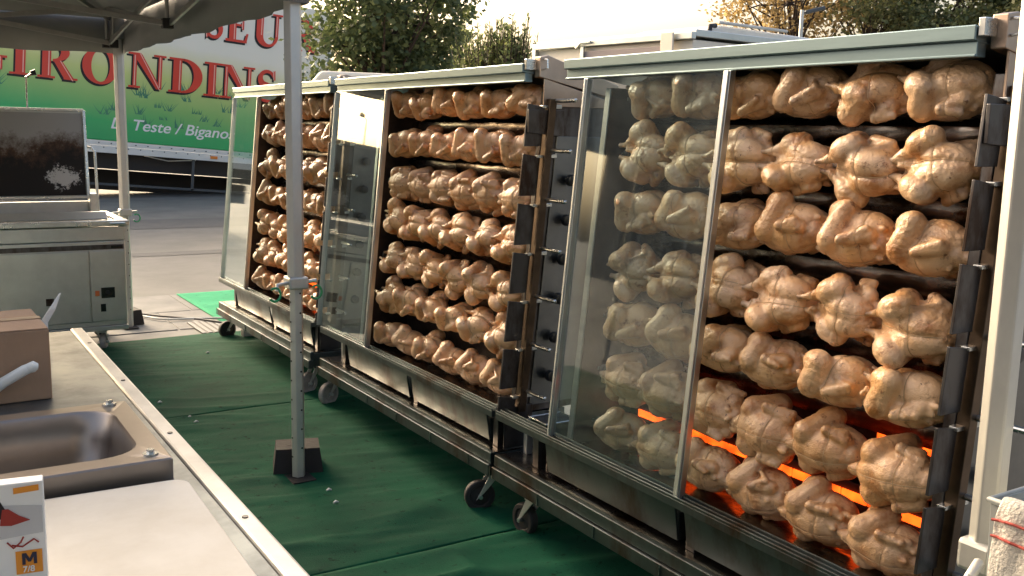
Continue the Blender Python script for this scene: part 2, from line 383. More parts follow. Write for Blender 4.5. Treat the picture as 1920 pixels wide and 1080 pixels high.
carpet('carpet', 'dark green carpet length ending beside the stainless cooker caster', 'carpet', -1.5, 3.05, 5.45, 7.60, .010, .018, 1.0, 150, 150, group=G)
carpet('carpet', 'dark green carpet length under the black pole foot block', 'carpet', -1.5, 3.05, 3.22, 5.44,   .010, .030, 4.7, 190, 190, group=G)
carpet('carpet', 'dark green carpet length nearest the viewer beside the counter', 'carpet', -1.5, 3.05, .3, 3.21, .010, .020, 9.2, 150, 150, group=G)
carpet('carpet', 'green carpet piece painted bright as in open light behind the farthest rotisserie', 'carpet_painted_lit', 2.22, 4.4, 8.02, 9.55, .012, .006, 2.2, 60, 40, group=G)
# crumbs and litter on the carpet
for i, (px, py) in enumerate(((390,662), (300,755), (356,783), (368,792), (630,943), (617,920))):
    p = on_z(px, py, .018)
    b = MB(); b.tube([p+Vector((-.012,0,.002)), p+Vector((0,.004,.006)), p+Vector((.012,0,.002))], [.003,.007,.003], 6)
    o = b.build('paper_scrap', 'white_plastic', None, 0, 60)
    tag(o, ['small white scrap lying by the far edge of the green carpet', 'white scrap on the carpet right of the sink', 'tiny white scrap just above the far carpet seam', 'tiny white scrap touching the far carpet seam', 'white scrap on the carpet right of the pole block', 'white crumb beside the scrap right of the pole block'][i], 'litter', 'scraps on the carpet')

# ------------------------------------------------------------------ chickens
def ell(bm, c, r, rot=None):
    M = Matrix.Translation(c) @ (rot.to_4x4() if rot else Matrix()) @ Matrix.Diagonal((*r, 1))
    bmesh.ops.create_icosphere(bm, subdivisions=3, radius=1, matrix=M)
def limb(bm, a, b, ra, rb, n=9):
    a = Vector(a); b = Vector(b)
    d = (b-a); q = d.to_track_quat('X', 'Z').to_matrix()
    for i in range(n):
        t = i/(n-1); r = ra+(rb-ra)*t
        bmesh.ops.create_icosphere(bm, subdivisions=2, radius=r, matrix=Matrix.Translation(a.lerp(b, t)) @ q.to_4x4())
def make_chicken(seed):
    rnd = random.Random(seed); j = lambda a: rnd.uniform(-a, a)*1.35
    bm = bmesh.new(); CHAR = []
    ell(bm, (.112, 0, -.006), (.104, .068, .064))
    sp = .022+j(.004)
    for s in (-1, 1):
        ell(bm, (.140+j(.005), s*sp, .028), (.082, .046, .052), Matrix.Rotation(s*-.12, 3, 'Z'))
    ell(bm, (.070, 0, -.022), (.060, .056, .044))
    for s in (-1, 1):
        up = j(.016); kx = .100+j(.014)
        knee = Vector((kx, s*(.067+j(.006)), .048+up))
        ank = Vector((.010+j(.008), s*(.022+j(.008)), .040+j(.010)))
        limb(bm, ank, knee, .0125, .031, 12)                       # drumstick
        ell(bm, ank.lerp(knee, .76), (.048, .038, .038), (knee-ank).to_track_quat('X', 'Z').to_matrix())
        limb(bm, knee, (.060, s*.050, -.020), .035, .042, 10)       # thigh
        limb(bm, ank, ank+Vector((-.024, -s*.004, .006)), .012, .008, 5)      # ankle stump
        ell(bm, ank+Vector((-.026, -s*.004, .007)), (.008, .010, .009)); CHAR.append((ank+Vector((-.026, 0, .007)), .020, 1.0)); CHAR.append((knee, .024, .35))
        el = Vector((.128+j(.010), s*(.078+j(.005)), -.024+j(.012)))
        shd = Vector((.180, s*.052, -.004)); 
        limb(bm, shd, el, .023, .017, 8)                           # wing
        wr = Vector((.186+j(.008), s*(.074+j(.006)), -.012+j(.02)))
        limb(bm, el, wr, .016, .012, 8)
        wt = wr+Vector((-.032+j(.02), s*(-.006), .020+j(.012))); limb(bm, wr, wt, .011, .006, 6); CHAR.append((wt, .020, 1.0)); CHAR.append((el, .020, .6))
    ell(bm, (.204, j(.006), -.004), (.030, .040, .034))
    limb(bm, (.205, 0, -.006), (.238, j(.01), -.012+j(.01)), .027, .015, 7)
    limb(bm, (.02, 0, -.03), (-.012, j(.006), -.034), .024, .011, 6)
    for i in range(13):                                             # loose folds of skin
        an = rnd.uniform(0, 6.28); x = rnd.choice((rnd.uniform(.0, .05), rnd.uniform(.17, .215)))
        ell(bm, (x, .05*math.cos(an), .045*math.sin(an)), (.016+j(.006), .010, .008), Matrix.Rotation(rnd.uniform(0, 3), 3, 'X'))
    CHAR += [(Vector((.236, 0, -.012)), .026, .9), (Vector((-.012, 0, -.034)), .024, .9), (Vector((.16, 0, .075)), .03, .35)]
    # spit frame: body along -Y (neck to the near end), breast facing -X
    for v in bm.verts: x, y, z = v.co; v.co = (-z*1.04, -(x-.108), y*1.02)
    me = bpy.data.meshes.new('chicken'); bm.to_mesh(me); bm.free()
    o = bpy.data.objects.new('tmp', me); COL.objects.link(o)
    m = o.modifiers.new('r', 'REMESH'); m.mode = 'VOXEL'; m.voxel_size = .0045
    m = o.modifiers.new('s', 'SMOOTH'); m.factor = .5; m.iterations = 2
    dg = bpy.context.evaluated_depsgraph_get(); dg.update()
    out = bpy.data.meshes.new_from_object(o.evaluated_get(dg))
    bpy.data.objects.remove(o); bpy.data.meshes.remove(me)
    out.name = 'chicken'
    off = Vector((seed*3.1, seed*1.7, 0))
    nrm = [v.normal.copy() for v in out.vertices]
    for v, n in zip(out.vertices, nrm):
        c = v.co*22+off; d = .0017*noise.fractal(c, .9, 2, 3)
        c2 = Vector((v.co.x*70, v.co.y*38, v.co.z*70))+off
        rd = abs(noise.noise(c2)); mk = max(0, noise.noise(v.co*15+off*2)+.2)
        rd2 = abs(noise.noise(v.co*34+off*3)); mk2 = max(0, noise.noise(v.co*9-off)+.05)
        v.co += n*(d - .0036*mk*max(0, 1-rd*4.5) - .0045*mk2*max(0, 1-rd2*6))
    at = out.attributes.new('char', 'FLOAT', 'POINT')
    cp = [(Vector((-p.z*1.04, -(p.x-.108), p.y*1.02)), r_, w_) for p, r_, w_ in CHAR]
    at.data.foreach_set('value', [min(1, max(w_*math.exp(-((v.co-p).length/r_)**2) for p, r_, w_ in cp)) for v in out.vertices])
    out.materials.clear(); out.materials.append(MATS['chicken']); out.shade_smooth()
    # trussing string: loops laid on the skin
    bvh = BVHTree.FromPolygons([v.co for v in out.vertices], [p.vertices for p in out.polygons])
    sb = MB(); PTS = []
    def loop(fun, n=56):
        pts = []
        for i in range(n):
            o_, d_ = fun(2*math.pi*i/n)
            h = bvh.ray_cast(o_, d_)
            if h[0]: pts.append(h[0] - d_*.0006)
        if len(pts) > 10: sb.tube(pts, .0010, 5, closed=True); PTS.extend(pts)
    y1 = rnd.uniform(-.045, -.015); tl = rnd.uniform(-.25, .25)
    loop(lambda a: (Vector((math.cos(a)*.2, y1+tl*math.cos(a+1)*.1, math.sin(a)*.2)), Vector((-math.cos(a), 0, -math.sin(a)))))
    y2 = .085+rnd.uniform(-.01, .006)
    loop(lambda a: (Vector((math.cos(a)*.2, y2, math.sin(a)*.2)), Vector((-math.cos(a), 0, -math.sin(a)))))
    ln = rnd.uniform(-.02, .02)
    loop(lambda a: (Vector((math.cos(a)*.25, math.sin(a)*.25, ln)), Vector((-math.cos(a), -math.sin(a), 0))))
    from mathutils.kdtree import KDTree
    kd = KDTree(len(PTS))
    for i, p in enumerate(PTS): kd.insert(p, i)
    kd.balance()
    for v in out.vertices:                                          # the string bites into the flesh
        dd = kd.find(v.co)[2]
        if dd < .014: v.co -= v.normal*.0034*math.exp(-(dd/.0055)**2)
    sb.v = [tuple(Vector(p)*.985) for p in sb.v]
    sm = bpy.data.meshes.new('trussing_string'); sm.from_pydata(sb.v, [], sb.f); sm.materials.append(MATS['string'])
    return out, sm
CH = [make_chicken(11+i) for i in range(12)]
ORD = ['first', 'second', 'third', 'fourth', 'fifth', 'sixth', 'seventh']
ROWN = ['top', 'second', 'third', 'fourth', 'fifth', 'sixth', 'bottom']
ROWZ = [1.742-.2*i for i in range(7)]
def xf(z): return .092*(z-.46)
PHI = {0: [78, 4, 95, -8, 118, 172, 150], 1: [80, 100, 165, 30, 2, 62, 112], 2: [70, 120, 60, 90, 20, 50, 100]}
TINT = {0: [(.78,.76,.74), (1.0,.98,.95), (1.0,.92,.82), (1.05,1,.95), (1.0,.92,.80), (.92,.80,.66), (.86,.78,.68)],
        1: [(.96,.78,.60), (1.04,.86,.70), (.84,.70,.56), (1.10,.93,.74), (1.14,.98,.80), (1.14,1.0,.84), (1.12,.99,.86)],
        2: [(.66,.58,.50), (.86,.72,.62), (.80,.74,.66), (.86,.78,.68), (1.1,.95,.8), (1.1,.96,.82), (1.1,.94,.8)]}

# ------------------------------------------------------------------ rotisseries
def caster(parent, x, y, swivel, wheel='wheel_grey', r=.066, top=.19, name='caster'):
    g = MB()
    c, s = math.cos(swivel), math.sin(swivel)
    def T(u, v, z): return (x+u*c-v*s, y+u*s+v*c, z)
    for v in (-.028, .028):
        p = [T(-.006, v-.002, top-.02), T(.055, v-.002, r-.014), T(.055, v+.002, r-.014), T(-.006, v+.002, top-.02),
             T(-.052, v-.002, top-.02), T(.020, v-.002, r+.018), T(.020, v+.002, r+.018), T(-.052, v+.002, top-.02)]
        g.hexa([p[0], p[3], p[7], p[4], p[1], p[2], p[6], p[5]])
    g.hexa([T(-.055,-.034,top-.024), T(.0,-.034,top-.024), T(.0,.034,top-.024), T(-.055,.034,top-.024), T(-.055,-.034,top-.014), T(.0,-.034,top-.014), T(.0,.034,top-.014), T(-.055,.034,top-.014)])
    g.tube([T(-.027, 0, top-.014), T(-.027, 0, top-.002)], .022, 14)
    fo = g.build(name, 'alu_dull', parent, .001)
    prof = [(.0,.014), (.35,.016), (.62,.012), (.70,.019), (.92,.019), (1.0,.013)]
    n = 28; wv = []; wf = []
    full = [(a*r, -b) for a, b in prof] + [(a*r, b) for a, b in prof[::-1]]
    for k in range(n):
        an = 2*math.pi*k/n
        for rr, v in full: wv.append(T(.036+rr*math.cos(an), v, r+.0+rr*math.sin(an)))
    m = len(full)
    for k in range(n):
        for i in range(m-1): wf.append((k*m+i, ((k+1) % n)*m+i, ((k+1) % n)*m+i+1, k*m+i+1))
    MB().add(wv, wf).build('wheel', wheel, fo, 0, 35)
    MB().tube([T(.036, -.036, r), T(.036, .036, r)], .009, 8).build('axle', 'alu', fo, 0, 40)

def rotisserie(u, y0, label, glass, casters, wn, RL):
    t = thing('rotisserie', label, 'rotisserie', (2.07, y0, 0), 0, 'chicken rotisseries in a row')
    D = .52                                             # depth
    CHL = 1.47                                          # cooking chamber length
    L = 1.92
    # --- trolley
    fr = MB()
    fr.box(-.030, -.006, -.04, L-.01, .243, .290); fr.box(-.042, -.012, -.04, L-.01, .190, .2405)
    fr.box(D-.03, D, -.04, L-.01, .19, .288); fr.box(-.005, D-.032, -.04, -.006, .19, .283); fr.box(-.005, D-.032, L-.044, L-.01, .19, .283)
    fr.build('trolley_frame', 'steel_trolley', t, .003)
    box('deck', 'steel_greasy', t, -.006, D-.034, -.036, L-.014, .284, .2895, 0)
    for i in range(6): box('rail_clip', 'steel_bright', t, -.047, -.0425, .12+i*.36, .122+i*.36, .192, .24, 0)
    for (cx_, cy_, a, m_) in casters: caster(t, cx_, cy_, a, m_)
    # --- uprights
    for yy in (.03, .79, 1.70):
        box('leg', 'steel_dark', t, .035, .075, yy-.02, yy+.02, .29, .438, .002)
    box('leg', 'steel_dark', t, D-.06, D-.02, 1.84, 1.88, .29, 1.78, .002)
    box('leg', 'alu_dull', t, .09, .12, 1.85, 1.875, .29, .438, .002)
    # --- drip drawers
    for (a, b) in ((.07, .80), (.845, 1.60)):
        dm = MB()
        p = [(.030, .305), (.012, .425), (.020, .428), (.038, .312)]
        dm.prism(p, a, b, 'y')
        dm.box(.034, .42, a, a+.004, .305, .40); dm.box(.034, .42, b-.004, b, .305, .40); dm.box(.04, .42, a+.005, b-.005, .303, .308); dm.box(.416, .42, a+.005, b-.005, .309, .40)
        dm.build('drip_drawer', 'steel_trolley', t, .0015)
    # --- lower rail (door track)
    lr = MB(); lr.box(-.022, .030, -.03, L, .440, .468); lr.box(-.022, -.016, -.03, L, .4685, .478); lr.box(.000, .005, -.03, L, .4685, .478); lr.box(.024, .030, -.03, L, .4685, .478)
    lr.build('lower_rail', 'steel_trolley', t, .0015)
    # --- cooking chamber
    zt = 1.78
    MB().box(D-.012, D, 0, CHL, .44, zt).build('back_wall', 'oven_inside', t)
    MB().prism([(.045, .44), (D-.013, .44), (D-.013, zt), (xf(zt)+.055, zt)], CHL-.004, CHL-.001, 'y').build('side_lining', 'oven_inside', t)
    MB().prism([(.04, .44), (D, .44), (D, zt), (xf(zt)+.05, zt)], CHL, CHL+.03, 'y').build('side_wall', 'steel', t, .002)
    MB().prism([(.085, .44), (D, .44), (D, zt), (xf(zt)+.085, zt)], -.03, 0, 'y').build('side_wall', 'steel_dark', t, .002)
    MB().prism([(.09, .44), (D-.013, .44), (D-.013, zt), (xf(zt)+.09, zt)], .001, .004, 'y').build('side_lining', 'oven_inside', t)
    MB().box(.032, D-.013, .006, CHL-.006, .448, .454).build('bottom_pan', 'steel_greasy', t)
    # --- roof, sloping to the back
    rf = MB(); x1 = xf(1.9)
    rf.prism([(x1-.02, 1.853), (x1-.02, 1.889), (D+.02, 1.815), (D+.02, 1.785)], .0, RL, 'y')
    rf.build('roof', 'steel_h', t, .003)
    ur = MB(); ur.box(x1-.006, x1+.03, .002, RL-.002, 1.815, 1.851); ur.box(x1-.012, x1-.0062, .002, RL-.002, 1.815, 1.8215)
    ur.build('upper_rail', 'steel_h', t, .0015)
    ec = MB(); ec.prism([(x1+.035, 1.835), (x1+.035, 1.915), (x1+.075, 1.922), (D+.05, 1.815), (D+.05, 1.755)], -.045, -.004, 'y')
    cap = ec.build('roof_end_cap', 'steel_tan', t, .003)
    MB().tube([(x1+.05, -.046, 1.905), (x1+.05, -.075, 1.902), (x1+.05, -.078, 1.87), (x1+.05, -.046, 1.865)], .004, 6).build('hook', 'steel_bright', cap, 0, 40)
    MB().box(x1-.014, x1+.034, -.02, -.002, 1.862, 1.905).build('roof_clip', 'steel_bright', cap, .002)
    MB().prism([(x1+.06, 1.72), (D, 1.72), (D, 1.752), (x1+.06, 1.832)], -.040, -.032, 'y').build('vent_panel', 'steel_tan', t, .002)
    # --- near end: notched plates, post and control panel
    for k, z in enumerate(ROWZ):
        za = z-.184; zb = z-.014
        if k == 6: za = .47
        p = [(xf(za)-.002, za), (xf(za)+.078, za), (xf(zb)+.078, zb-.012), (xf(zb)-.002, zb)]
        MB().prism(p, -.045, -.036, 'y').build('bracket_plate', 'steel_dark', t, .0015)
        # cup that carries the spit end
        MB().prism([(xf(z)+.06, z-.03), (xf(z)+.155, z-.03), (xf(z)+.155, z-.015), (xf(z)+.06, z-.02)], -.055, -.031, 'y').build('spit_rest', 'steel_bright', t, .001)
    MB().prism([(xf(1.70)-.004, 1.612), (xf(1.7)+.17, 1.60), (xf(1.7)+.17, 1.705), (xf(1.7)-.004, 1.705)], -.058, -.046, 'y').build('cover_plate', 'steel_dark', t, .002)
    MB().prism([(.088, .455), (.122, .455), (xf(1.75)+.122, 1.75), (xf(1.75)+.088, 1.75)], -.068, -.031, 'y').build('corner_post', 'bronze', t, .002)
    MB().prism([(.160, .47), (D-.01, .47), (D-.01, 1.60), (xf(1.6)+.160, 1.60)], -.036, -.0305, 'y').build('control_panel', 'steel_panel', t, .002)
    for k in range(6):
        z = 1.42-.165*k; x = xf(z)+.232
        kn = MB(); kn.tube([(x, -.037, z), (x, -.056, z)], .011, 12); kn.tube([(x, -.056, z), (x, -.060, z), (x, -.082, z), (x, -.086, z)], [.020, .025, .023, .018], 18)
        kn.build('knob', 'knob', t, 0, 40)
    bx_ = MB(); bx_.box(.03, .17, -.045, .03, .475, .478); bx_.box(.03, .17, -.046, -.043, .30, .474); bx_.build('end_tray', 'steel_dark', t, .001)
    # --- shelves and burners
    for k, z in enumerate(ROWZ):
        xx = xf(z)
        if k < 6:
            sh = MB()
            n = 14; vs = []; 
            prof = [(xx+.375, z-.060), (xx+.300, z-.076), (xx+.228, z-.088), (xx+.216, z-.150)]
            if k == 5: prof = [(a, b+.042) for a, b in prof[:3]]
            for i in range(n+1):
                y = .006+(CHL-.012)*i/n
                for q, (a, b) in enumerate(prof): vs.append((a, y, b+.004*noise.noise((i*.9, q, k+u*7))))
            m = len(prof); fs = [(i*m+q, (i+1)*m+q, (i+1)*m+q+1, i*m+q+1) for i in range(n) for q in range(m-1)]
            sh.add(vs, fs); o = sh.build('drip_shelf', 'steel_greasy', t, 0, 50)
            q = o.modifiers.new('thick', 'SOLIDIFY'); q.thickness = .0025
        # burner behind each spit
        bb = box('burner_housing', 'oven_inside', t, xx+.30, D-.014, .02, CHL-.02, z-.052, z+.060, .002)
    for (k, a, b) in (((6, .05, 1.40), (5, .05, .34)) if u == 0 else ((6, .5, 1.0),) if u == 2 else ()):
        z = ROWZ[k]; n = int((b-a)/.095)
        for i in range(n):
            ya = a+(b-a)*i/n; o = MB().box(xf(z)+.2925, xf(z)+.299, ya, ya+(b-a)/n-.007, z+.006, z+.032).build('burner_tile', 'burner_glow', t)
    # loose foil on some shelves
    # --- sliding glass door
    ga, gb = glass
    def pl(z, o): return xf(z)+o
    z0, z1 = .470, 1.814
    for yy, wd in ((ga, .030), (gb-wn, wn)):
        st = MB()
        st.hexa([(pl(z0,-.014), yy, z0), (pl(z0,.010), yy, z0), (pl(z0,.010), yy+wd, z0), (pl(z0,-.014), yy+wd, z0), (pl(z1,-.014), yy, z1), (pl(z1,.010), yy, z1), (pl(z1,.010), yy+wd, z1), (pl(z1,-.014), yy+wd, z1)])
        st.hexa([(pl(z0,-.020), yy+.004, z0), (pl(z0,-.0145), yy+.004, z0), (pl(z0,-.0145), yy+wd*.45, z0), (pl(z0,-.020), yy+wd*.45, z0), (pl(z1,-.020), yy+.004, z1), (pl(z1,-.0145), yy+.004, z1), (pl(z1,-.0145), yy+wd*.45, z1), (pl(z1,-.020), yy+wd*.45, z1)])
        st.build('door_stile', 'alu', t, .0015)
    g = MB(); g.add([(pl(z0,0), ga+.03, z0), (pl(z0,0), gb-wn, z0), (pl(z1,0), gb-wn, z1), (pl(z1,0), ga+.03, z1)], [(0,1,2,3)])
    g.build('glass_pane', 'door_glass', t)
    return t
WG, RB = 'wheel_grey', 'rubber'
U0 = [1.45, 3.43, 5.53]
UN = ['nearest', 'middle', 'farthest']
rotisserie(0, U0[0], 'nearest stainless chicken rotisserie with its glass door half across the birds', (.80, 1.555), [(.02, 1.70, R(95), RB), (.02, .12, R(10), WG), (.45, 1.72, R(40), WG), (.45, .12, 0, WG)], .022, 1.69)
rotisserie(1, U0[1], 'middle stainless chicken rotisserie with its glass door slid clear to the far end', (1.285, 1.99), [(.06, 1.93, R(200), WG), (.02, .06, R(160), RB), (.45, 1.9, R(40), WG), (.45, .12, 0, WG)], .008, 2.0)
rotisserie(2, U0[2], 'farthest stainless chicken rotisserie half hidden behind the tent pole, truck seen through its door', (1.29, 1.89), [(.07, 1.93, R(190), RB), (.04, .12, R(200), WG), (.45, 1.9, R(40), WG), (.45, .12, 0, WG)], .008, 1.9)

# ------------------------------------------------------------------ spits and birds
for u in range(3):
    for k, z in enumerate(ROWZ):
        X = 2.07+xf(z)+.12; y0 = U0[u]
        t = thing('spit', f'steel spit rod in the {ROWN[k]} row of the {UN[u]} rotisserie', 'spit', (X, y0, z), 0, 'spit rods of the rotisseries')
        MB().box(-.006, .006, -.20, 1.45, -.006, .006).build('rod', 'steel_bright', t, .001)
        MB().tube([(0, -.055, 0), (0, -.06, 0), (0, -.20, 0), (0, -.205, 0)], [.004, .0085, .0085, .004], 10).build('handle', 'steel_bright', t, 0, 40)
        MB().tube([(0, 1.40, 0), (0, 1.425, 0)], .02, 12).build('collar', 'steel_dark', t, 0, 40)
        n = 6
        rr = random.Random(u*31+k)
        sp = .226 if u else .228
        for i in range(n):
            me, sm = CH[(i*2+k*5+u*4+rr.randrange(3)) % len(CH)]
            o = bpy.data.objects.new('roast_chicken', me); COL.objects.link(o)
            yy = y0+.135+sp*i+rr.uniform(-.006, .006)
            o.location = (X, yy, z+rr.uniform(-.012, .002))
            sc = rr.uniform(.94, 1.06)*(1 if u == 0 else .90)*(.93 if k == 6 else 1)
            o.rotation_euler = (rr.uniform(-.10, .10), R(PHI[u][k]+rr.uniform(-24, 24)), rr.uniform(-.04, .04)); ay = rr.uniform(.96, 1.04); o.scale = (sc, ay, sc)
            tv = rr.uniform(.82, 1.06); c = TINT[u][k]; o.color = (c[0]*tv, c[1]*tv, c[2]*tv, 1)
            tag(o, f'trussed chicken, {ORD[i]} from the right on the {ROWN[k]} spit of the {UN[u]} rotisserie', 'chicken', f'chickens on the spits of the {UN[u]} rotisserie')
            s_ = bpy.data.objects.new('trussing_string', sm); COL.objects.link(s_); s_.parent = o

# ------------------------------------------------------------------ tent
TX0, TX1 = -2.3, 1.505
def tent_leg(tt, x, y, ro):
    lg = MB().tube([(x, y, .92), (x, y, 2.40)], ro, 6).build('leg', 'alu_dull', tt, .004)
    MB().tube([(x, y, .02), (x, y, .93)], ro-.009, 6).build('inner_tube', 'alu_dull', lg, .003)
    h = MB()
    for q in range(9):
        z = .12+.09*q; k = (ro-.009)*.97
        h.tube([(x-k, y-.012, z), (x-k-.003, y-.012, z)], .0045, 8)
        h.tube([(x+.008, y-k*.87, z+.04), (x+.009, y-k*.87-.003, z+.04)], .0045, 8)
    h.build('peg_holes', 'truck_black', lg)['kind'] = 'stuff'
    MB().box(x-ro-.005, x+ro+.005, y-ro-.005, y+ro+.005, .90, .955).build('collar', 'alu_dull', lg, .008)
    MB().tube([(x-.045, y-.02, .93), (x-.10, y-.04, .925), (x-.105, y-.045, .90)], .009, 8).build('clip_lever', 'alu_dull', lg, 0, 50)
    MB().tube([(x+.045, y-.02, .93), (x+.085, y-.03, .935)], .009, 8).build('clip_lever', 'alu_dull', lg, 0, 50)
    for sx in (-1, 1):
        pts = [(x+sx*.095+.026*math.cos(a)-.02, y-.05, .885+.030*math.sin(a)) for a in [R(d) for d in range(-150, 150, 20)]]
        MB().tube(pts, .0055, 6).build('pull_ring', 'green_plastic', lg, 0, 50)
    MB().box(x-.05, x+.05, y-.05, y+.05, 2.24, 2.40).build('head_bracket', 'tent_bar', lg, .006)
    MB().box(x-.055, x+.055, y-.085, y+.045, .014, .020).build('foot_plate', 'base_block', lg, .001)
def tent(label, Y0, Y1, legs, vz=2.135, ze=2.40, zp=3.2):
    tt = thing('market_tent', label, 'tent', (0, 0, 0), 0, 'grey market tents')
    for x, y, ro in legs: tent_leg(tt, x, y, ro)
    xm, ym = (TX0+TX1)/2, (Y0+Y1)/2
    c4 = [(TX0-.04, Y0-.04, ze), (TX1+.04, Y0-.04, ze), (TX1+.04, Y1+.04, ze), (TX0-.04, Y1+.04, ze), (xm, ym, zp)]
    o = MB().add(c4, [(0,1,4), (1,2,4), (2,3,4), (3,0,4)]).build('canopy', 'tent_fabric', tt); o.modifiers.new('thick', 'SOLIDIFY').thickness = .004
    def valance(a, b):
        n = 40; vs = []; a = Vector(a); b = Vector(b); nn = Vector((b.y-a.y, a.x-b.x, 0)).normalized()
        for i in range(n+1):
            p = a.lerp(b, i/n); wv = .012*math.sin(i*1.3)+.006*math.sin(i*2.9)
            vs += [(p.x, p.y, ze+.002), (p.x+nn.x*wv*.5, p.y+nn.y*wv*.5, (ze+vz)/2), (p.x+nn.x*wv, p.y+nn.y*wv, vz+.006*math.sin(i*.7))]
        fs = []
        for i in range(n): fs += [(3*i, 3*i+3, 3*i+4, 3*i+1), (3*i+1, 3*i+4, 3*i+5, 3*i+2)]
        o = MB().add(vs, fs).build('valance', 'tent_fabric', tt, 0, 60); o.modifiers.new('t', 'SOLIDIFY').thickness = .003
    e = .052
    valance((TX1+e, Y0-e, 0), (TX1+e, Y1+e, 0)); valance((TX1+e, Y1+e+.001, 0), (TX0-e, Y1+e+.001, 0)); valance((TX0-e, Y1+e, 0), (TX0-e, Y0-e, 0)); valance((TX0-e, Y0-e-.001, 0), (TX1+e, Y0-e-.001, 0))
    def scissor(a, b, n):
        a = Vector((*a, 0)); b = Vector((*b, 0))
        for i in range(n):
            p = a.lerp(b, i/n); q = a.lerp(b, (i+1)/n); s_ = Vector((-(b-a).y, (b-a).x, 0)).normalized()*.013; z0, z1 = 2.20, 2.46
            for sgn, (za, zb) in ((1, (z0, z1)), (-1, (z1, z0))):
                MB().bar((p.x+s_.x*sgn, p.y+s_.y*sgn, za), (q.x+s_.x*sgn, q.y+s_.y*sgn, zb), .016, .034).build('truss_bar', 'tent_bar', tt, .002)
            MB().box(p.x-.03, p.x+.03, p.y-.03, p.y+.03, z0-.03, z0+.03).build('truss_joint', 'truck_black', tt, .004)
            MB().tube([(p.x, p.y, 2.18), (p.x, p.y, 2.48)], .012, 8).build('truss_post', 'tent_bar', tt)
    i_ = .07
    scissor((TX1-i_, Y1-.03), (TX1-i_, Y0+.03), 2); scissor((TX1-.03, Y1-i_), (TX0+.03, Y1-i_), 2); scissor((TX0+i_, Y1-.03), (TX0+i_, Y0+.03), 2); scissor((TX1-.03, Y0+i_), (TX0+.03, Y0+i_), 2)
    for cx_ in (TX1, TX0):
        for cy_ in (Y0, Y1):
            MB().bar((cx_-.05*(1 if cx_ > 0 else -1), cy_+(.05 if cy_ == Y0 else -.05), 2.38), (xm, ym, zp-.04), .02, .03).build('hip_bar', 'tent_bar', tt, .002)
    MB().tube([(xm, ym, 2.35), (xm, ym, zp-.02)], .02, 8).build('centre_post', 'tent_bar', tt)
    for (x, y) in ((TX1-i_, ym), (TX0+i_, ym), (xm, Y0+i_), (xm, Y1-i_)):
        MB().bar((x, y, 2.20), (xm, ym, 2.38), .016, .03).build('truss_bar', 'tent_bar', tt, .002)
TY1 = 8.12
tent('grey canopied market tent over the stainless cooker at upper left', 4.22, TY1, ((TX1, 4.22, .040), (TX1+.015, TY1, .040), (TX0, TY1, .04), (TX0, 4.22, .04)))
tent('market tent whose pale leg stands at the right picture edge', -2.9, .91, ((TX1+.02, .91, .026), (TX0, .91, .04), (TX1, -2.9, .04), (TX0, -2.9, .04)))
# concrete foot blocks
def foot_block(x, y, label, rz):
    t = thing('foot_block', label, 'foot block', (x, y, .012), rz, 'black foot blocks of the tent legs')
    b = MB()
    b.hexa([(-.115, .045, 0), (.115, .045, 0), (.115, .235, 0), (-.115, .235, 0), (-.100, .060, .118), (.100, .060, .118), (.100, .215, .118), (-.100, .215, .118)])
    b.tube([(-.02, .14, .1182), (-.02, .14, .1195)], .035, 16)
    b.build('block', 'base_block', t, .010, None, 3)
foot_block(TX1, 4.22, 'black foot block on the green carpet holding the middle tent leg', R(-18))
foot_block(TX1+.04, TY1+.02, 'black foot block behind the stainless cooker holding the corner tent leg', R(10))

# ------------------------------------------------------------------ counter with sink
ct = thing('counter', 'stainless stall counter with raised pale edge strip at lower left', 'counter', (0, 0, 0))
cx0, cx1, cy0, cy1, cz = -.75, .488, .55, 3.66, .90
sx0, sx1, sy0, sy1 = -.26, .405, 2.04, 2.43       # hole for the basin
tp = MB()
tp.box(cx0, sx0, cy0, cy1, cz-.03, cz); tp.box(sx0, cx1, cy0, sy0, cz-.03, cz); tp.box(sx0, cx1, sy1, cy1, cz-.03, cz); tp.box(sx1, cx1, sy0, sy1, cz-.03, cz)
mat('counter_steel', (.235,.265,.275), .42, .95, col2=(.14,.155,.16), scale=6, thr=(.42,.66), bump=.1, bscale=12, rvar=.16)
tp.build('worktop', 'counter_steel', ct)
MB().box(cx1+.003, cx1+.042, cy0, cy1+.02, cz-.075, cz+.006).build('edge_strip', 'alu_dull', ct, .006)
for i, y in enumerate((1.72, 2.3, 2.85, 3.4)): MB().tube([(cx1+.022, y, cz+.0055), (cx1+.022, y, cz+.008)], .006, 10).build('screw', 'steel_dark', ct)
box('front_panel', 'steel', ct, cx1-.012, cx1+.002, cy0+.02, cy1-.02, .12, cz-.031)
box('end_panel', 'steel', ct, cx0+.02, cx1-.013, cy1-.02, cy1-.005, .12, cz-.031)
for x in (cx0+.04, cx1-.05):
    for y in (cy0+.04, cy1-.06): box('leg', 'steel_dark', ct, x, x+.035, y, y+.035, .012, cz-.032)
sk = thing('sink', 'shallow stainless sink with rounded basin set in the counter', 'sink', (0, 0, 0))
def rrect(x0, x1, y0, y1, r, z, n=8):
    pts = []
    for (cx_, cy_, a0) in ((x1-r, y1-r, 0), (x0+r, y1-r, 90), (x0+r, y0+r, 180), (x1-r, y0+r, 270)):
        for i in range(n+1):
            a = R(a0+90*i/n); pts.append((cx_+r*math.cos(a), cy_+r*math.sin(a), z))
    return pts
fz = .950; fx0, fx1, fy0, fy1 = -.34, .446, 1.99, 2.475
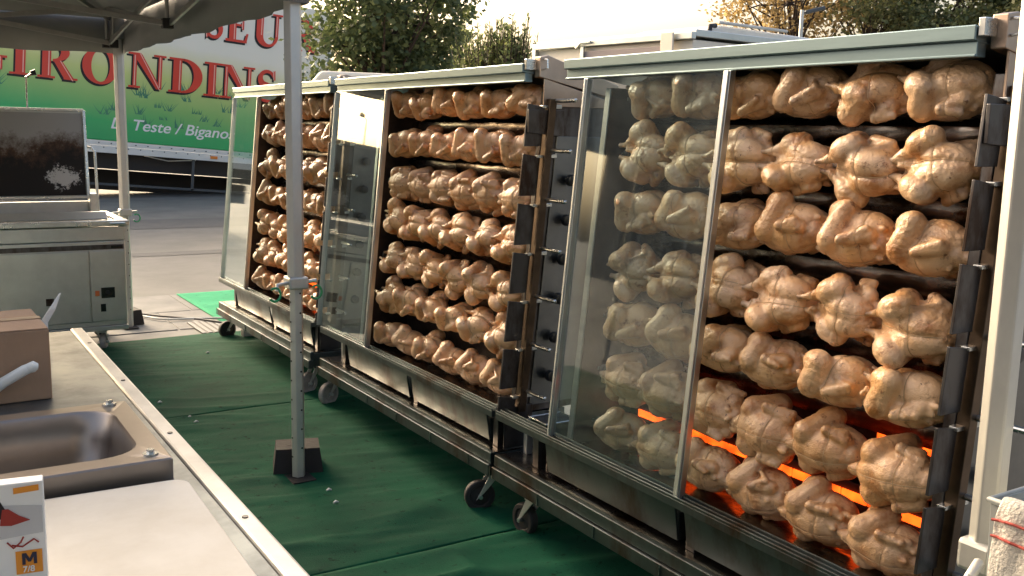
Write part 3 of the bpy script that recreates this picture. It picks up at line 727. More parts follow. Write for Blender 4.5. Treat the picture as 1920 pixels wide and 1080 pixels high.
rings = [rrect(fx0, fx1, fy0, fy1, .004, cz+.001), rrect(fx0, fx1, fy0, fy1, .004, fz-.003), rrect(fx0+.003, fx1-.003, fy0+.003, fy1-.003, .004, fz),
         rrect(sx0+.004, sx1-.004, sy0+.006, sy1-.006, .085, fz), rrect(sx0+.010, sx1-.010, sy0+.012, sy1-.012, .082, fz-.006), rrect(sx0+.022, sx1-.022, sy0+.024, sy1-.024, .08, fz-.06),
         rrect(sx0+.035, sx1-.035, sy0+.036, sy1-.036, .08, fz-.125), rrect(sx0+.055, sx1-.055, sy0+.055, sy1-.055, .07, fz-.148), rrect(sx0+.10, sx1-.10, sy0+.10, sy1-.10, .06, fz-.155)]
m = len(rings[0]); vs = [p for r_ in rings for p in r_]; fs = []
for q in range(len(rings)-1):
    for i in range(m): fs.append((q*m+i, q*m+(i+1) % m, (q+1)*m+(i+1) % m, (q+1)*m+i))
fs.append(tuple((len(rings)-1)*m+i for i in range(m)))
mat('sink_steel', (.30,.265,.24), .33, 1, var=.15, scale=4, bump=.03, bscale=40)
MB().add(vs, fs).build('basin', 'sink_steel', sk, 0, 38)
for (x, y) in ((.41, 2.03), (.405, 2.45), (-.30, 2.03)):
    b = MB(); b.tube([(x, y, fz), (x, y, fz+.004)], .016, 14); b.tube([(x, y, fz+.004), (x, y, fz+.012)], .008, 6); b.build('bolt', 'steel_bright', sk, 0, 30)
MB().tube([(.05, 2.235, fz-.1545), (.05, 2.235, fz-.151)], .03, 16).build('plug_hole', 'steel_dark', sk, 0, 30)
# cutting board
pts = rrect(-.24, .398, 1.36, 1.965, .035, 0)
cb = MB().prism([(p[0], p[1]) for p in pts], 0, .016, 'z').build('cutting_board', 'board', None, .003)
cb.location = (0.012, 0.0, cz+.001); cb.rotation_euler.z = R(-1.5)
tag(cb, 'white plastic cutting board with rounded corners lying on the counter', 'cutting board')
# cardboard box
t = thing('cardboard_box', 'closed brown cardboard box standing on the counter behind the sink', 'box', (.318, 2.76, cz+.001), R(1.5))
bw, bd, bh = .42, .30, .185
b = MB(); b.box(-bw, 0, 0, bd, 0, bh); b.build('carton', 'cardboard', t, .003)
for (ya, yb) in ((.0015, bd/2-.002), (bd/2+.002, bd-.0015)):
    MB().hexa([(-bw+.002, ya, bh+.0005), (-.002, ya, bh+.0005), (-.002, yb, bh+.0015), (-bw+.002, yb, bh+.0015), (-bw+.002, ya, bh+.004), (-.002, ya, bh+.004), (-.002, yb, bh+.006), (-bw+.002, yb, bh+.006)]).build('flap', 'cardboard', t, .001)
MB().box(-bw-.001, .001, bd/2-.02, bd/2+.02, bh+.0065, bh+.0075).build('tape', 'tape', t)
# white tub handle leaning over, and a pale plastic strip
hd = MB(); hd.tube([at_depth(-26, 742, 2.50), at_depth(8, 716, 2.50), at_depth(46, 694, 2.50), at_depth(62, 687, 2.51)], [.013, .0135, .0135, .012], 14)
hd.tube([at_depth(55, 690, 2.505), at_depth(64, 687, 2.505), at_depth(71, 687, 2.51)], [.013, .0145, .008], 14)
bk = thing('bucket', 'white plastic bucket with raised handle at the left picture edge', 'bucket')
hd.build('handle', 'white_plastic', bk, 0, 60)
bc = at_depth(-120, 800, 2.50)
b = MB(); b.tube([(bc.x, bc.y, cz+.002), (bc.x, bc.y, cz+.17), (bc.x, bc.y, cz+.175)], [.10, .115, .10], 28); b.build('body', 'white_plastic', bk, 0, 50)
p0 = at_depth(82, 606, 3.05); p1 = at_depth(98, 580, 3.05); p2 = at_depth(113, 550, 3.06)
b = MB(); wv = Vector((.011, .0, 0))
strip = [(p0-Vector((0,0,.16)), .012), (p0, .012), (p1, .010), (p2, .003)]
vs = []
for p, w_ in strip: vs += [p+Vector((-w_, 0, .0)), p+Vector((w_, 0, .0)), p+Vector((w_, .004, 0)), p+Vector((-w_, .004, 0))]
fs = [(0,3,2,1), (12,13,14,15)]
for i in range(3):
    for j in range(4): fs.append((i*4+j, i*4+(j+1) % 4, (i+1)*4+(j+1) % 4, (i+1)*4+j))
o = b.add(vs, fs).build('plastic_spatula', 'white_plastic', None, .002); tag(o, 'pale plastic spatula sticking up behind the cardboard box', 'spatula')

# ------------------------------------------------------------------ lettering
def flat_text(body, size, m, parent, name='lettering', shear=0, offset=0, extrude=.002, align='LEFT', spacing=1.0):
    cu = bpy.data.curves.new(name, 'FONT'); cu.body = body; cu.size = size; cu.shear = shear; cu.offset = offset; cu.extrude = extrude; cu.align_x = align; cu.space_character = spacing
    o = bpy.data.objects.new(name, cu); COL.objects.link(o)
    dg = bpy.context.evaluated_depsgraph_get(); me = bpy.data.meshes.new_from_object(o.evaluated_get(dg)); bpy.data.objects.remove(o)
    me.materials.clear(); me.materials.append(MATS[m]); me.name = name
    q = bpy.data.objects.new(name, me); COL.objects.link(q); q.parent = parent; return q
# glove box (upright carton) : local x to the right, z up, front face at y = 0
gp = on_z(83, 1075, cz); 
gb = thing('glove_box', 'white printed glove box marked M at the lower left picture edge', 'box', (.160, 1.56, cz+.018), R(-8))
gh, gw = .172, .12
MB().box(-gw, 0, 0, .028, 0, gh).build('carton', 'white_print', gb, .002)
def decal(m, pts, d=.0006, name='print'): return MB().prism(pts, -d-.0006, -.0003, 'y').build(name, m, gb)
decal('grey_print', [(-.119, 0.084), (-.003, 0.092), (-.003, 0.134), (-.119, 0.147)], .0001)
decal('orange_print', [(-.042, .030), (-.006, .030), (-.006, .066), (-.042, .066)])
decal('orange_print', [(-.040, .156), (-.006, .158), (-.006, .167), (-.040, .165)])
decal('black_print', [(-.119, 0.112), (-.085, 0.115), (-.055, 0.120), (-.052, 0.134), (-.060, 0.150), (-.085, 0.158), (-.119, 0.158)])
decal('grey_print', [(-.119, 0.122), (-.090, 0.124), (-.076, 0.134), (-.078, 0.148), (-.095, 0.153), (-.119, 0.153)], .0014)
decal('dark_red_print', [(-.060, 0.110), (-.045, 0.108), (-.020, 0.114), (-.034, 0.122), (-.048, 0.134), (-.056, 0.134)], .002)
decal('dark_red_print', [(-.119, 0.094), (-.09, 0.088), (-.06, 0.092), (-.092, 0.093), (-.112, 0.102), (-.119, 0.106)], .001)
for (pts) in ([(-.052,.082), (-.044,.072), (-.034,.080), (-.030,.088)], [(-.046,.077), (-.032,.073), (-.016,.083), (-.010,.077)], [(-.119,.085), (-.10,.077), (-.085,.071)]):
    MB().tube([(x, -.001, z) for x, z in pts], .0013, 5).build('print', 'dark_red_print', gb)
for z in (.046, .056, .066): MB().box(-.119, -.075, -.0012, -.0004, z, z+.0015).build('print', 'dark_red_print', gb)
lm = MB(); ox, oz = -.0335, .0445
for kk, pp in enumerate(([(0,0), (.0045,0), (.0045,.018), (0,.018)], [(.0155,0), (.020,0), (.020,.018), (.0155,.018)], [(.001,.018), (.0058,.018), (.0122,.004), (.0082,.004)], [(.0142,.018), (.019,.018), (.0118,.004), (.0078,.004)])):
    lm.prism([(ox+u, oz+v) for u, v in pp], -.0022-.0001*kk, -.0014, 'y')
lm.build('lettering', 'navy_print', gb)
q = flat_text('7/8', .013, 'white_print', gb, 'lettering', 0, .0002, .0004); q.location = (-.0335, -.0022, .033); q.rotation_euler.x = R(90)

# ------------------------------------------------------------------ cooker (open bratt pan cabinet)
mat('cooker_steel', (.60,.61,.59), .42, .95, var=.25, scale=2.2, bump=.04, bscale=5, rvar=.12)
ck = thing('cooker', 'stainless cooker cabinet on casters with its scorched lid standing open', 'cooker', (0, 7.30, 0))
kx0, kx1 = -.35, 1.355
box('cabinet', 'cooker_steel', ck, kx0, kx1, .004, .78, .20, .80, .004)
box('upper_panel', 'cooker_steel', ck, kx0, kx1+.002, 0, .783, .803, .900, .004)
box('trim_band', 'steel_dark', ck, kx0, kx1-.008, -.004, -.0005, .742, .775, .001)
box('badge', 'screen_black', ck, 1.262, 1.338, -.0065, -.0045, .747, .768, .001)
box('door', 'cooker_steel', ck, .55, 1.115, -.012, 0.0, .235, .735, .004); box('door', 'cooker_steel', ck, -.05, .545, -.012, 0.0, .235, .735, .004); box('door', 'cooker_steel', ck, 1.121, 1.350, -.012, 0.0, .235, .735, .004)
box('plinth', 'cooker_steel', ck, kx0, kx1+.004, -.006, .78, .165, .198, .003)
rim = MB(); rim.box(kx0, kx1+.03, -.03, .03, .905, .945); rim.box(kx1-.03, kx1+.03, .031, .80, .905, .945); rim.box(kx0, kx1-.031, .74, .80, .905, .945); rim.build('rim', 'steel_bright', ck, .006)
rim = MB(); rim.prism([(.031, .946), (.10, .985), (.105, 1.0), (.09, .998), (.025, .955)], kx0, kx1-.10, 'x'); rim.prism([(.69, 1.03), (.72, 1.03), (.72, .946), (.69, .946)], kx0, kx1-.10, 'x'); rim.build('pan_lip', 'cooker_steel', ck, .003)
box('pan_inside', 'oven_inside', ck, kx0, kx1-.11, .11, .688, .905, .93, 0)
lw = MB(); lw.prism([(.64, 1.06), (.67, 1.06), (.73, 1.70), (.70, 1.70)], -.30, 1.235, 'x'); ld = lw.build('lid', 'cooker_steel', ck, .004)
bl = MB(); bl.add([(-.28, .632+.004, 0), (1.218, .636, 0), (1.218, .636+.056, .60), (-.28, .692, .60)], [(0,1,2,3)])
o = bl.build('lid_inside', 'burnt_lid', ck); o.location = (0, 0, 1.078)
fr = MB(); 
for (a, b_) in (((-.30, .63, 1.065), (1.232, .63, 1.065)), ((1.232, .63, 1.065), (1.232, .692, 1.70)), ((1.232, .692, 1.70), (-.30, .692, 1.70))): fr.bar(a, b_, .022, .022)
fr.build('lid_frame', 'steel_bright', ck, .003)
MB().tube([(1.30, .66, .95), (1.295, .67, 1.40), (1.27, .68, 1.43), (1.24, .68, 1.43)], .010, 8).build('lid_hinge_rod', 'steel_bright', ck, 0, 40)
box('hinge_bracket', 'steel_bright', ck, 1.235, 1.29, .60, .70, .948, 1.09, .004)
MB().tube([(.86, .72, 1.69), (.865, .74, 1.93), (.90, .74, 1.955)], .006, 8).build('lid_rod', 'steel_bright', ck, 0, 40)
MB().tube([(.895, .735, 1.955), (.93, .73, 1.965)], [.016, .022], 12).build('lid_rod_knob', 'knob', ck, 0, 40)
box('control_plate', 'screen_black', ck, 1.185, 1.275, -.0155, -.0125, .40, .475, .001)
box('switch', 'switch_orange', ck, 1.145, 1.173, -.0185, -.0125, .418, .455, .001)
MB().tube([(1.228, -.0156, .44), (1.228, -.026, .44)], .016, 14).build('dial', 'knob', ck, 0, 40)
box('socket', 'screen_black', ck, 1.178, 1.212, -.0175, -.0125, .305, .36, .001)
MB().tube([(kx1+.001, -.038, .925), (kx1-.10, -.038, .925), ], .008, 8).build('handle', 'steel_bright', ck, 0, 40)
box('latch', 'steel_dark', ck, .83, .88, -.0175, -.0125, .37, .42, .001)
caster(ck, 1.20, .10, R(70), 'wheel_grey', .06, .166); caster(ck, 1.25, .65, R(40), 'rubber', .06, .166); caster(ck, -.2, .1, R(20), 'wheel_grey', .06, .166); caster(ck, -.2, .65, R(20), 'wheel_grey', .06, .166)

# ------------------------------------------------------------------ tub with towel at the right edge
tb = thing('side_table', 'small grey side table at the right picture edge', 'table', (0, 0, 0))
box('tabletop', 'tub', tb, 1.30, 1.95, .30, .80, .905, .93)
for x in (1.33, 1.90):
    for y in (.33, .76): box('leg', 'alu_dull', tb, x, x+.025, y, y+.025, .012, .904)
tu = thing('plastic_tub', 'grey plastic tub holding a towel at the right picture edge', 'tub', (1.322, .36, .931))
b = MB(); b.prism([(0, 0), (.004, 0), (-.006, .178), (-.010, .178)], 0, .42, 'y'); b.box(.005, .40, .416, .42, .001, .178); b.box(.005, .40, 0, .004, .001, .178); b.box(.005, .40, .005, .415, 0, .004); b.box(.396, .40, .005, .415, .005, .178); b.build('walls', 'tub', tu, .001)
b = MB(); b.tube([(-.011, -.001, .178), (-.011, .421, .178), (.40, .421, .178), (.40, -.001, .178)], .005, 8, True); b.build('rolled_rim', 'tub', tu, 0, 50)
tw = thing('towel', 'pale towel with thin red stripes draped over the grey tub', 'towel', (1.322, .36, .931))
prof = [(-.020,.015), (-.024,.045), (-.026,.075), (-.027,.105), (-.026,.135), (-.024,.160), (-.021,.180), (-.012,.192), (.000,.190), (.010,.176), (.016,.14), (.022,.10), (.026,.06)]
def tpt(i, q, o=0):
    y = .03+.372*i/36; x, z = prof[q]; f = 1-abs(q-7)/8
    wv = .010*noise.noise((y*22, z*7, 2.2))+.005*noise.noise((y*60, z*16, 5.1))
    side = -1 if q <= 7 else 1
    return (x+side*(abs(wv)+o)-(.012*max(0, noise.noise((y*9, z*20, 1)))), y+.006*noise.noise((z*25, 3, 1)), z+.006*noise.noise((y*30, q*.5, 9)))
vs = [tpt(i, q) for i in range(37) for q in range(13)]; fs = [(i*13+q, (i+1)*13+q, (i+1)*13+q+1, i*13+q+1) for i in range(36) for q in range(12)]
o = MB().add(vs, fs).build('cloth', 'towel', tw, 0, 70); o.modifiers.new('t', 'SOLIDIFY').thickness = .004; o.modifiers.new('s', 'SUBSURF').levels = 1
for q in (4, 5):
    MB().tube([tpt(i, q, .0035) for i in range(37)], .0022, 5).build('stripe', 'towel_red', tw)

# ------------------------------------------------------------------ small things on the ground
def cable(name, label, m, pts, r):
    P = [Vector(p) for p in pts]; out = []
    for i in range(len(P)-1):
        a = P[max(0, i-1)]; b = P[i]; c = P[i+1]; d = P[min(len(P)-1, i+2)]
        for s in range(8):
            t = s/8; out.append(.5*((2*b)+(c-a)*t+(2*a-5*b+4*c-d)*t*t+(-a+3*b-3*c+d)*t**3))
    out.append(P[-1]); o = MB().tube(out, r, 7).build(name, m, None, 0, 60); tag(o, label, 'cable'); return o
cable('cable', 'pale electric cable lying on the pavement from the cooker', 'cable_white', [(1.40,8.2,.03), (1.62,8.58,.024), (1.80,8.30,.024), (2.0,8.22,.024), (2.25,8.10,.03), (2.5,7.9,.03)], .009)
cable('cable', 'black electric cable beside the pale one on the pavement', 'cable_black', [(1.36,8.3,.03), (1.62,8.66,.022), (1.85,8.42,.022), (2.06,8.18,.024), (2.3,7.85,.024), (2.7,7.7,.024)], .008)
o = MB().box(2.19, 2.62, 7.32, 7.39, .022, .075).build('wood_batten', 'wood_block', None, .004); tag(o, 'pale wooden batten under the trolley of the farthest rotisserie', 'batten')
# bucket on the trolley between the two nearest units
dc = thing('drip_can', 'square steel drip can on the trolley deck between the two nearest rotisseries', 'can', (2.235, 3.22, .291))
b = MB(); b.hexa([(-.055,-.05,.002), (.055,-.05,.002), (.055,.05,.002), (-.055,.05,.002), (-.075,-.06,.165), (.075,-.06,.165), (.075,.06,.165), (-.075,.06,.165)]); b.build('body', 'steel_dark', dc, .003)
MB().tube([(-.077,-.062,.165), (.077,-.062,.165), (.077,.062,.165), (-.077,.062,.165)], .004, 6, True).build('rim', 'steel_bright', dc)

# ------------------------------------------------------------------ truck with lettering
A = R(-4.45)
tk = thing('truck', 'tall cream and green printed truck with large red lettering across the road', 'truck', (3.81, 22.6, 1.233))
tk.rotation_euler = (0, -A, 0)
PH = 3.45
MB().box(-7, 4.95, 0, 2.4, 0.001, PH).build('body', 'truck_print', tk, .03)
rl = MB(); rl.box(-7, 4.95, -.02, -.002, -.10, 0.0); rl.box(-7, 4.95, -.035, -.002, -.255, -.103); rl.build('side_rail', 'paint_white', tk, .004)
for i in range(26):
    for z in (-.05, -.14): MB().tube([(-1.8+i*.25+(.1 if z < -.1 else 0), -.04, z), (-1.8+i*.25+(.1 if z < -.1 else 0), -.018, z)], .014, 8).build('bolt', 'drain', tk)
box('marker_light', 'orange_lens', tk, 2.30, 2.46, -.05, -.036, -.205, -.14, .004)
box('chassis', 'truck_black', tk, -7, 4.9, .25, 2.2, -.60, -.258, 0); box('underside_shade', 'truck_black', tk, -7, 4.9, 1.6, 1.7, -1.12, -.66, 0)  # black sheet added below the chassis for the deep shade under the truck
box('corner_trim', 'alu', tk, 4.955, 5.01, -.02, 2.4, -.25, PH+.02, .004)
MB().tube([(.9, .05, -.26), (1.4, .04, -.33), (2.0, .05, -.27)], .012, 6).build('hose', 'alu_dull', tk)
box('strut', 'drain', tk, 1.92, 1.98, .02, .06, -.95, -.26, .003)
box('underrun_bar', 'drain', tk, -1.5, 3.3, .02, .06, -.95, -.90, .003)
for (wx, wz) in ((-5.2, 0), (4.1, 0)):
    for wy in (.25, 2.05):
        cz_ = -1.233 + .48 + (wx*math.tan(A))*-1
        wv = MB(); pr = [(.0,.02), (.25,.04), (.30,.13), (.46,.14), (.48,.10)]; n = 28; full = [(a, -b) for a, b in pr]+[(a, b) for a, b in pr[::-1]]
        vs = [(wx+a*math.cos(2*math.pi*k/n), wy+b, cz_+a*math.sin(2*math.pi*k/n)) for k in range(n) for a, b in full]; m = len(full)
        fs = [(k*m+i, ((k+1) % n)*m+i, ((k+1) % n)*m+i+1, k*m+i+1) for k in range(n) for i in range(m-1)]
        wv.add(vs, fs).build('wheel', 'rubber', tk, 0, 35)
# serif capitals, cap height 1, made of polygons
def arc(cx_, cy_, rx, ry, a0, a1, n=18): return [(cx_+rx*math.cos(R(a0+(a1-a0)*i/n)), cy_+ry*math.sin(R(a0+(a1-a0)*i/n))) for i in range(n+1)]
def ring(o, i): return [[o[k], o[k+1], i[k+1], i[k]] for k in range(len(o)-1)]
def rc(a, b, c, d): return [(a, c), (b, c), (b, d), (a, d)]
SW, TH, SF = .20, .085, .055
def glyph(ch):
    if ch == 'I': return [rc(.12,.12+SW,.05,.95), rc(.0,.44,0,SF), rc(.0,.44,1-SF,1)], .44
    if ch == 'N': return [rc(.10,.10+TH,.05,.95), rc(.70,.70+TH,.05,.97), [(.08,.97), (.30,.97), (.79,.02), (.66,.02)], rc(0,.28,0,SF), rc(.58,.88,1-SF,1), rc(-.02,.28,1-SF,1)], .90
    if ch == 'D': return [rc(.10,.10+SW,.05,.95), rc(0,.36,0,SF), rc(0,.36,1-SF,1)]+ring(arc(.34,.5,.46,.5,-90,90), arc(.34,.5,.25,.43,-90,90)), .84
    if ch == 'O': return ring(arc(.43,.5,.43,.52,0,360,36), arc(.43,.5,.22,.45,0,360,36)), .88
    if ch == 'G': return ring(arc(.43,.5,.43,.52,48,330,30), arc(.43,.5,.22,.44,48,330,30))+[rc(.60,.60+SW,.08,.44), rc(.50,.90,.40,.46), [(.66,.70), (.76,.70), (.76,1.0), (.70,.95)]], .92
    if ch == 'R': return [rc(.10,.10+SW,.05,.95), rc(0,.40,0,SF), rc(0,.36,1-SF,1), [(.36,.48), (.56,.48), (.86,.0), (.62,.0)], rc(.60,.92,0,SF)]+ring(arc(.34,.73,.38,.27,-90,90), arc(.34,.73,.18,.20,-90,90)), .92
    if ch == 'E': return [rc(.10,.10+SW,.05,.95), rc(0,.62,0,.075), rc(0,.60,.925,1), rc(.28,.50,.48,.54), [(.55,.07), (.62,.07), (.66,.28), (.60,.28)], [(.54,.93), (.60,.93), (.63,.74), (.58,.74)], rc(.47,.52,.38,.64)], .70
    if ch == 'U': return [rc(.10,.10+SW,.30,.95), rc(.66,.66+TH,.30,.95), rc(0,.40,1-SF,1), rc(.56,.86,1-SF,1)]+ring(arc(.423,.32,.325,.34,180,360), arc(.48,.32,.18,.25,180,360)), .88
    if ch == 'S':
        cl = arc(.33,.73,.22,.22,20,270,16)+arc(.33,.27,.24,.22,90,-160,16); n = len(cl); o = []; i_ = []
        for k, (x, y) in enumerate(cl):
            a = cl[max(0, k-1)]; b = cl[min(n-1, k+1)]; dx, dy = b[0]-a[0], b[1]-a[1]; l = math.hypot(dx, dy) or 1; t = k/(n-1)
            w_ = .045+.065*math.exp(-((t-.5)/.22)**2); o.append((x-dy/l*w_, y+dx/l*w_)); i_.append((x+dy/l*w_, y-dx/l*w_))
        return ring(o, i_)+[[(.54,.70), (.60,.70), (.58,1.0), (.53,.95)], [(.06,.30), (.12,.30), (.13,.05), (.07,0)]], .64
def letter(ch, x, z, w_, h_, parent):
    polys, adv = glyph(ch); sx = w_/adv
    for (m, dx, dz, d0, nm) in (('black_print', -.035, -.045, -.004, 'letter_shadow'), ('red_print', 0, 0, -.012, 'letter')):
        b = MB()
        for k, p in enumerate(polys):
            pp = [(x+dx+u*sx*h_/h_+.0, z+dz+v*h_) for u, v in p]
            b.prism(pp, d0-.004-.0002*(k % 9), d0+.003, 'y')
        o = b.build(nm, m, parent)
        if nm == 'letter': par = o
    # pale highlight line on the lit side of the stems
    b = MB()
    for k, p in enumerate(polys):
        us = [q[0] for q in p]; vs_ = [q[1] for q in p]
        if max(vs_)-min(vs_) > .25 and len(p) == 4:
            e0, e1 = p[1], p[2]; ins = .030/sx
            pp = [(e0[0]-ins-.022/sx, e0[1]+.02), (e0[0]-ins, e0[1]+.02), (e1[0]-ins, e1[1]-.02), (e1[0]-ins-.022/sx, e1[1]-.02)]
            b.prism([(x+u*sx, z+v*h_) for u, v in pp], -.0205, -.017, 'y')
    if b.v: b.build('letter_highlight', 'pink_print', par)
def px_u(px): return (px-190)/282*3.245    # along the truck side
for ch, a, b_ in (('G',-34,33), ('I',35,70), ('R',80,146), ('O',153,217), ('N',233,301), ('D',305,371), ('I',371,402), ('N',403,471), ('S',474,514)):
    letter(ch, px_u(a), 1.18, px_u(b_)-px_u(a), .74, tk)
for ch, a, b_ in (('S',368,402), ('E',408,455), ('U',461,521), ('R',536,598)):
    letter(ch, px_u(a), 2.44, px_u(b_)-px_u(a), .74, tk)
for body, pa, pb in (('La Teste / Biganos', 204, 436),):
    q = flat_text(body, .33, 'white_print', tk, 'lettering', .22, .0035, .003); q.rotation_euler.x = R(90)
    wd = max(v.co.x for v in q.data.vertices); q.scale.x = (px_u(pb)-px_u(pa))/wd; q.location = (px_u(pa), -.006, .275)
gr = MB(); rg = random.Random(5)
for (px, zz, sz) in [(10,1.0,.30), (20,.95,.26), (195,.55,.25), (210,.65,.22), (255,1.02,.30), (262,.98,.26), (250,.62,.26), (290,.80,.14), (310,.75,.24), (335,1.2,.28), (340,1.0,.2), (375,.60,.22), (400,.52,.24), (418,.85,.26), (425,1.15,.24), (395,1.25,.26), (330,.40,.26), (270,.42,.22), (360,.75,.14), (445,1.0,.24), (300,.55,.12), (285,1.2,.24)]:
    for i in range(9):
        a = rg.uniform(-.75, .75); l = sz*rg.uniform(.5, 1.1); x = px_u(px)+rg.uniform(-.10, .10); w_ = .012
        gr.prism([(x-w_, zz), (x+w_, zz), (x+math.sin(a)*l, zz+math.cos(a)*l)], -.0012-.0003*i, -.0004, 'y')
o = gr.build('printed_grass', 'grass_print', tk); o['kind'] = 'stuff'

# ------------------------------------------------------------------ trees
def tree(name, label, base, trunk_h, crown_c, crown_r, nl, leaf, m, seed, trunk_r=.12, clump=26, group=None, spiky=False):
    rnd = random.Random(seed); t = thing(name, label, 'tree' if not spiky else 'shrub', base, 0, group)
    tb_ = MB(); top = Vector(crown_c)-Vector(base); top = Vector((top.x, top.y, top.z+crown_r[2]*.5))
    pts = [Vector((0, 0, 0))]; n = 7
    for i in range(1, n+1): pts.append(top*(i/n)+Vector((rnd.uniform(-.08, .08), rnd.uniform(-.08, .08), 0))*(1 if i < n else 0))
    tb_.tube(pts, [trunk_r*(1-.8*i/n) for i in range(n+1)], 9)
    C = Vector(crown_c)-Vector(base); cl = []
    for i in range(clump):
        while True:
            v = Vector((rnd.uniform(-1, 1), rnd.uniform(-1, 1), rnd.uniform(-1, 1)))
            if .35 < v.length < 1: break
        cl.append((C+Vector((v.x*crown_r[0], v.y*crown_r[1], v.z*crown_r[2])), rnd.uniform(.20, .36)*crown_r[0]))
    for c, r_ in cl:
        s_ = pts[rnd.randrange(3, n)]; mid = s_.lerp(c, .5)+Vector((0, 0, .08*crown_r[2]))
        tb_.tube([s_, mid, c], [trunk_r*.34, trunk_r*.2, trunk_r*.06], 6)
    tb_.build('trunk', 'bark', t, 0, 60)
    vs = []; fs = []
    for i in range(nl):
        c, r_ = cl[rnd.randrange(len(cl))]
        v = Vector((rnd.gauss(0, .5), rnd.gauss(0, .5), rnd.gauss(0, .42))); p = c+v*r_
        l = leaf*rnd.uniform(.6, 1.3)
        d = Vector((rnd.uniform(-1, 1), rnd.uniform(-1, 1), rnd.uniform(-.9, .5))).normalized(); s_ = d.orthogonal().normalized()
        s_ = (Matrix.Rotation(rnd.uniform(0, 6.28), 3, d) @ s_)*l*.36; o_ = len(vs)
        vs += [p, p+d*l*.5+s_, p+d*l, p+d*l*.5-s_]; fs.append((o_, o_+1, o_+2, o_+3))
    MB_ = bpy.data.meshes.new('crown'); MB_.from_pydata(vs, [], fs); MB_.materials.append(MATS[m])
    o = bpy.data.objects.new('crown', MB_); COL.objects.link(o); o.parent = t
    return t
def gnd(px, py, d): p = at_depth(px, py, d); return (p.x, p.y, 0)
c1 = at_depth(722, 40, 16.5)
tree('leafy_tree', 'dense green leafy tree rising behind the middle rotisserie', gnd(702, 300, 16.5), 3, c1, (1.45, 1.45, 1.55), 12500, .11, 'leaf_green', 3, .13, 60)
c2 = at_depth(858, 55, 19)
tree('leafy_tree', 'thin yellowish tree at the right side of the dense green tree', gnd(870, 300, 19), 3, c2, (.65, .65, 1.2), 1500, .10, 'leaf_yellow', 8, .05, 20)
# upright bushy shrub
def shoots(label, px, d, z0, z1, wd, nsh, m, seed):
    rnd = random.Random(seed); b = gnd(px, 300, d); t = thing('upright_shrub', label, 'shrub', b)
    st = MB(); vs = []; fs = []
    for i in range(nsh):
        x = rnd.gauss(0, .42)*wd; y = rnd.gauss(0, .35)*wd; h_ = z1-(abs(x)/wd)**2*(z1-z0)*.9-rnd.uniform(0, .45); lean = Vector((x*.22+rnd.uniform(-.05, .05), y*.2, 0))
        a = Vector((x*.55, y*.55, max(0, z0-1.0))); tp_ = Vector((x, y, h_))+lean
        st.tube([a, tp_], [.012, .004], 5)
        for k in range(46):
            tt_ = rnd.uniform(.25, 1); p = a.lerp(tp_, tt_); l = .11*rnd.uniform(.7, 1.2)*(1.15-.45*tt_)
            dd = Vector((rnd.uniform(-1, 1), rnd.uniform(-1, 1), rnd.uniform(.3, 1.5))).normalized(); s_ = dd.orthogonal().normalized()*l*.26; o_ = len(vs)
            vs += [p, p+dd*l*.5+s_, p+dd*l, p+dd*l*.5-s_]; fs.append((o_, o_+1, o_+2, o_+3))
    st.tube([(0, 0, 0), (0, 0, max(.3, z0-.6))], [.08, .05], 8); st.build('stem', 'bark', t)
    me = bpy.data.meshes.new('foliage'); me.from_pydata(vs, [], fs); me.materials.append(MATS[m]); o = bpy.data.objects.new('foliage', me); COL.objects.link(o); o.parent = t
shoots('spiky upright green shrub beside the tree above the middle rotisserie', 935, 13.5, 1.9, 3.12, .66, 260, 'leaf_yellow', 4)
for i, (px, py, d, rx, rz_, m, nl, lab) in enumerate(((1480,-8,27,1.9,1.3,'leaf_autumn',4200,'sparse golden autumn tree behind the street lamp'), (1625,14,27,1.7,1.2,'leaf_olive',6500,'olive tree with thinning leaves behind the nearest rotisserie roof'),
        (1790,-5,26,1.8,1.5,'leaf_olive2',9000,'dark green tree at the top right corner'), (1925,10,25,1.3,1.5,'leaf_olive',6000,'yellowing tree at the far right picture edge'))):
    tree('leafy_tree', lab, gnd(px, 300, d), 3, at_depth(px, py, d), (rx, rx, rz_), nl, .13, m, 20+i, .12, 40)

# ------------------------------------------------------------------ vehicles and lamp behind the units
tr = thing('vending_trailer', 'cream vending trailer with a raised hatch behind the middle rotisserie', 'trailer', (0, 0, 0))
pA = at_depth(1003, 130, 8.6); ex = Vector((.126, -.987, 0)).normalized(); ey = Vector((.16, 1, 0)).normalized()
tr.location = (pA.x, pA.y, 0); tr.rotation_euler.z = math.atan2(ex.y, ex.x)
ztop = at_depth(1003, 84, 8.6).z
box('body', 'paint_cream', tr, 0, 1.75, .03, 1.9, .45, ztop-.05, .01)
fr = MB(); fr.box(-.02, 1.78, -.02, .028, ztop-.05, ztop); fr.box(-.02, .025, -.02, .028, .45, ztop-.052); fr.build('frame', 'alu', tr, .004)
box('roof_edge', 'alu', tr, -.02, 1.78, .03, 1.92, ztop-.03, ztop+.02, .004)
box('hatch', 'trailer_inside', tr, .62, 1.48, -.012, .029, .9, ztop-.09, .003)
box('hatch_post', 'alu', tr, .60, .64, -.03, -.013, .9, ztop-.052, .003)
MB().tube([(.55, -.03, ztop-.06), (.62, -.04, ztop-.02), (.72, -.03, ztop-.02)], .012, 6).build('hatch_hinge', 'alu_dull', tr, 0, 40)
box('post', 'paint_cream', tr, 1.50, 1.62, -.05, -.032, .9, ztop+.002, .003)
for x in (.85,):
    MB().tube([(x, .05, .30), (x, .25, .30)], .30, 24).build('wheel', 'rubber', tr, .01, 40)
MB().box(.1, 1.65, .3, 1.6, .28, .449).build('chassis', 'truck_black', tr)
lo = thing('delivery_truck', 'white truck cab with black mirror arm behind the nearest rotisserie', 'truck', (0, 0, 0))
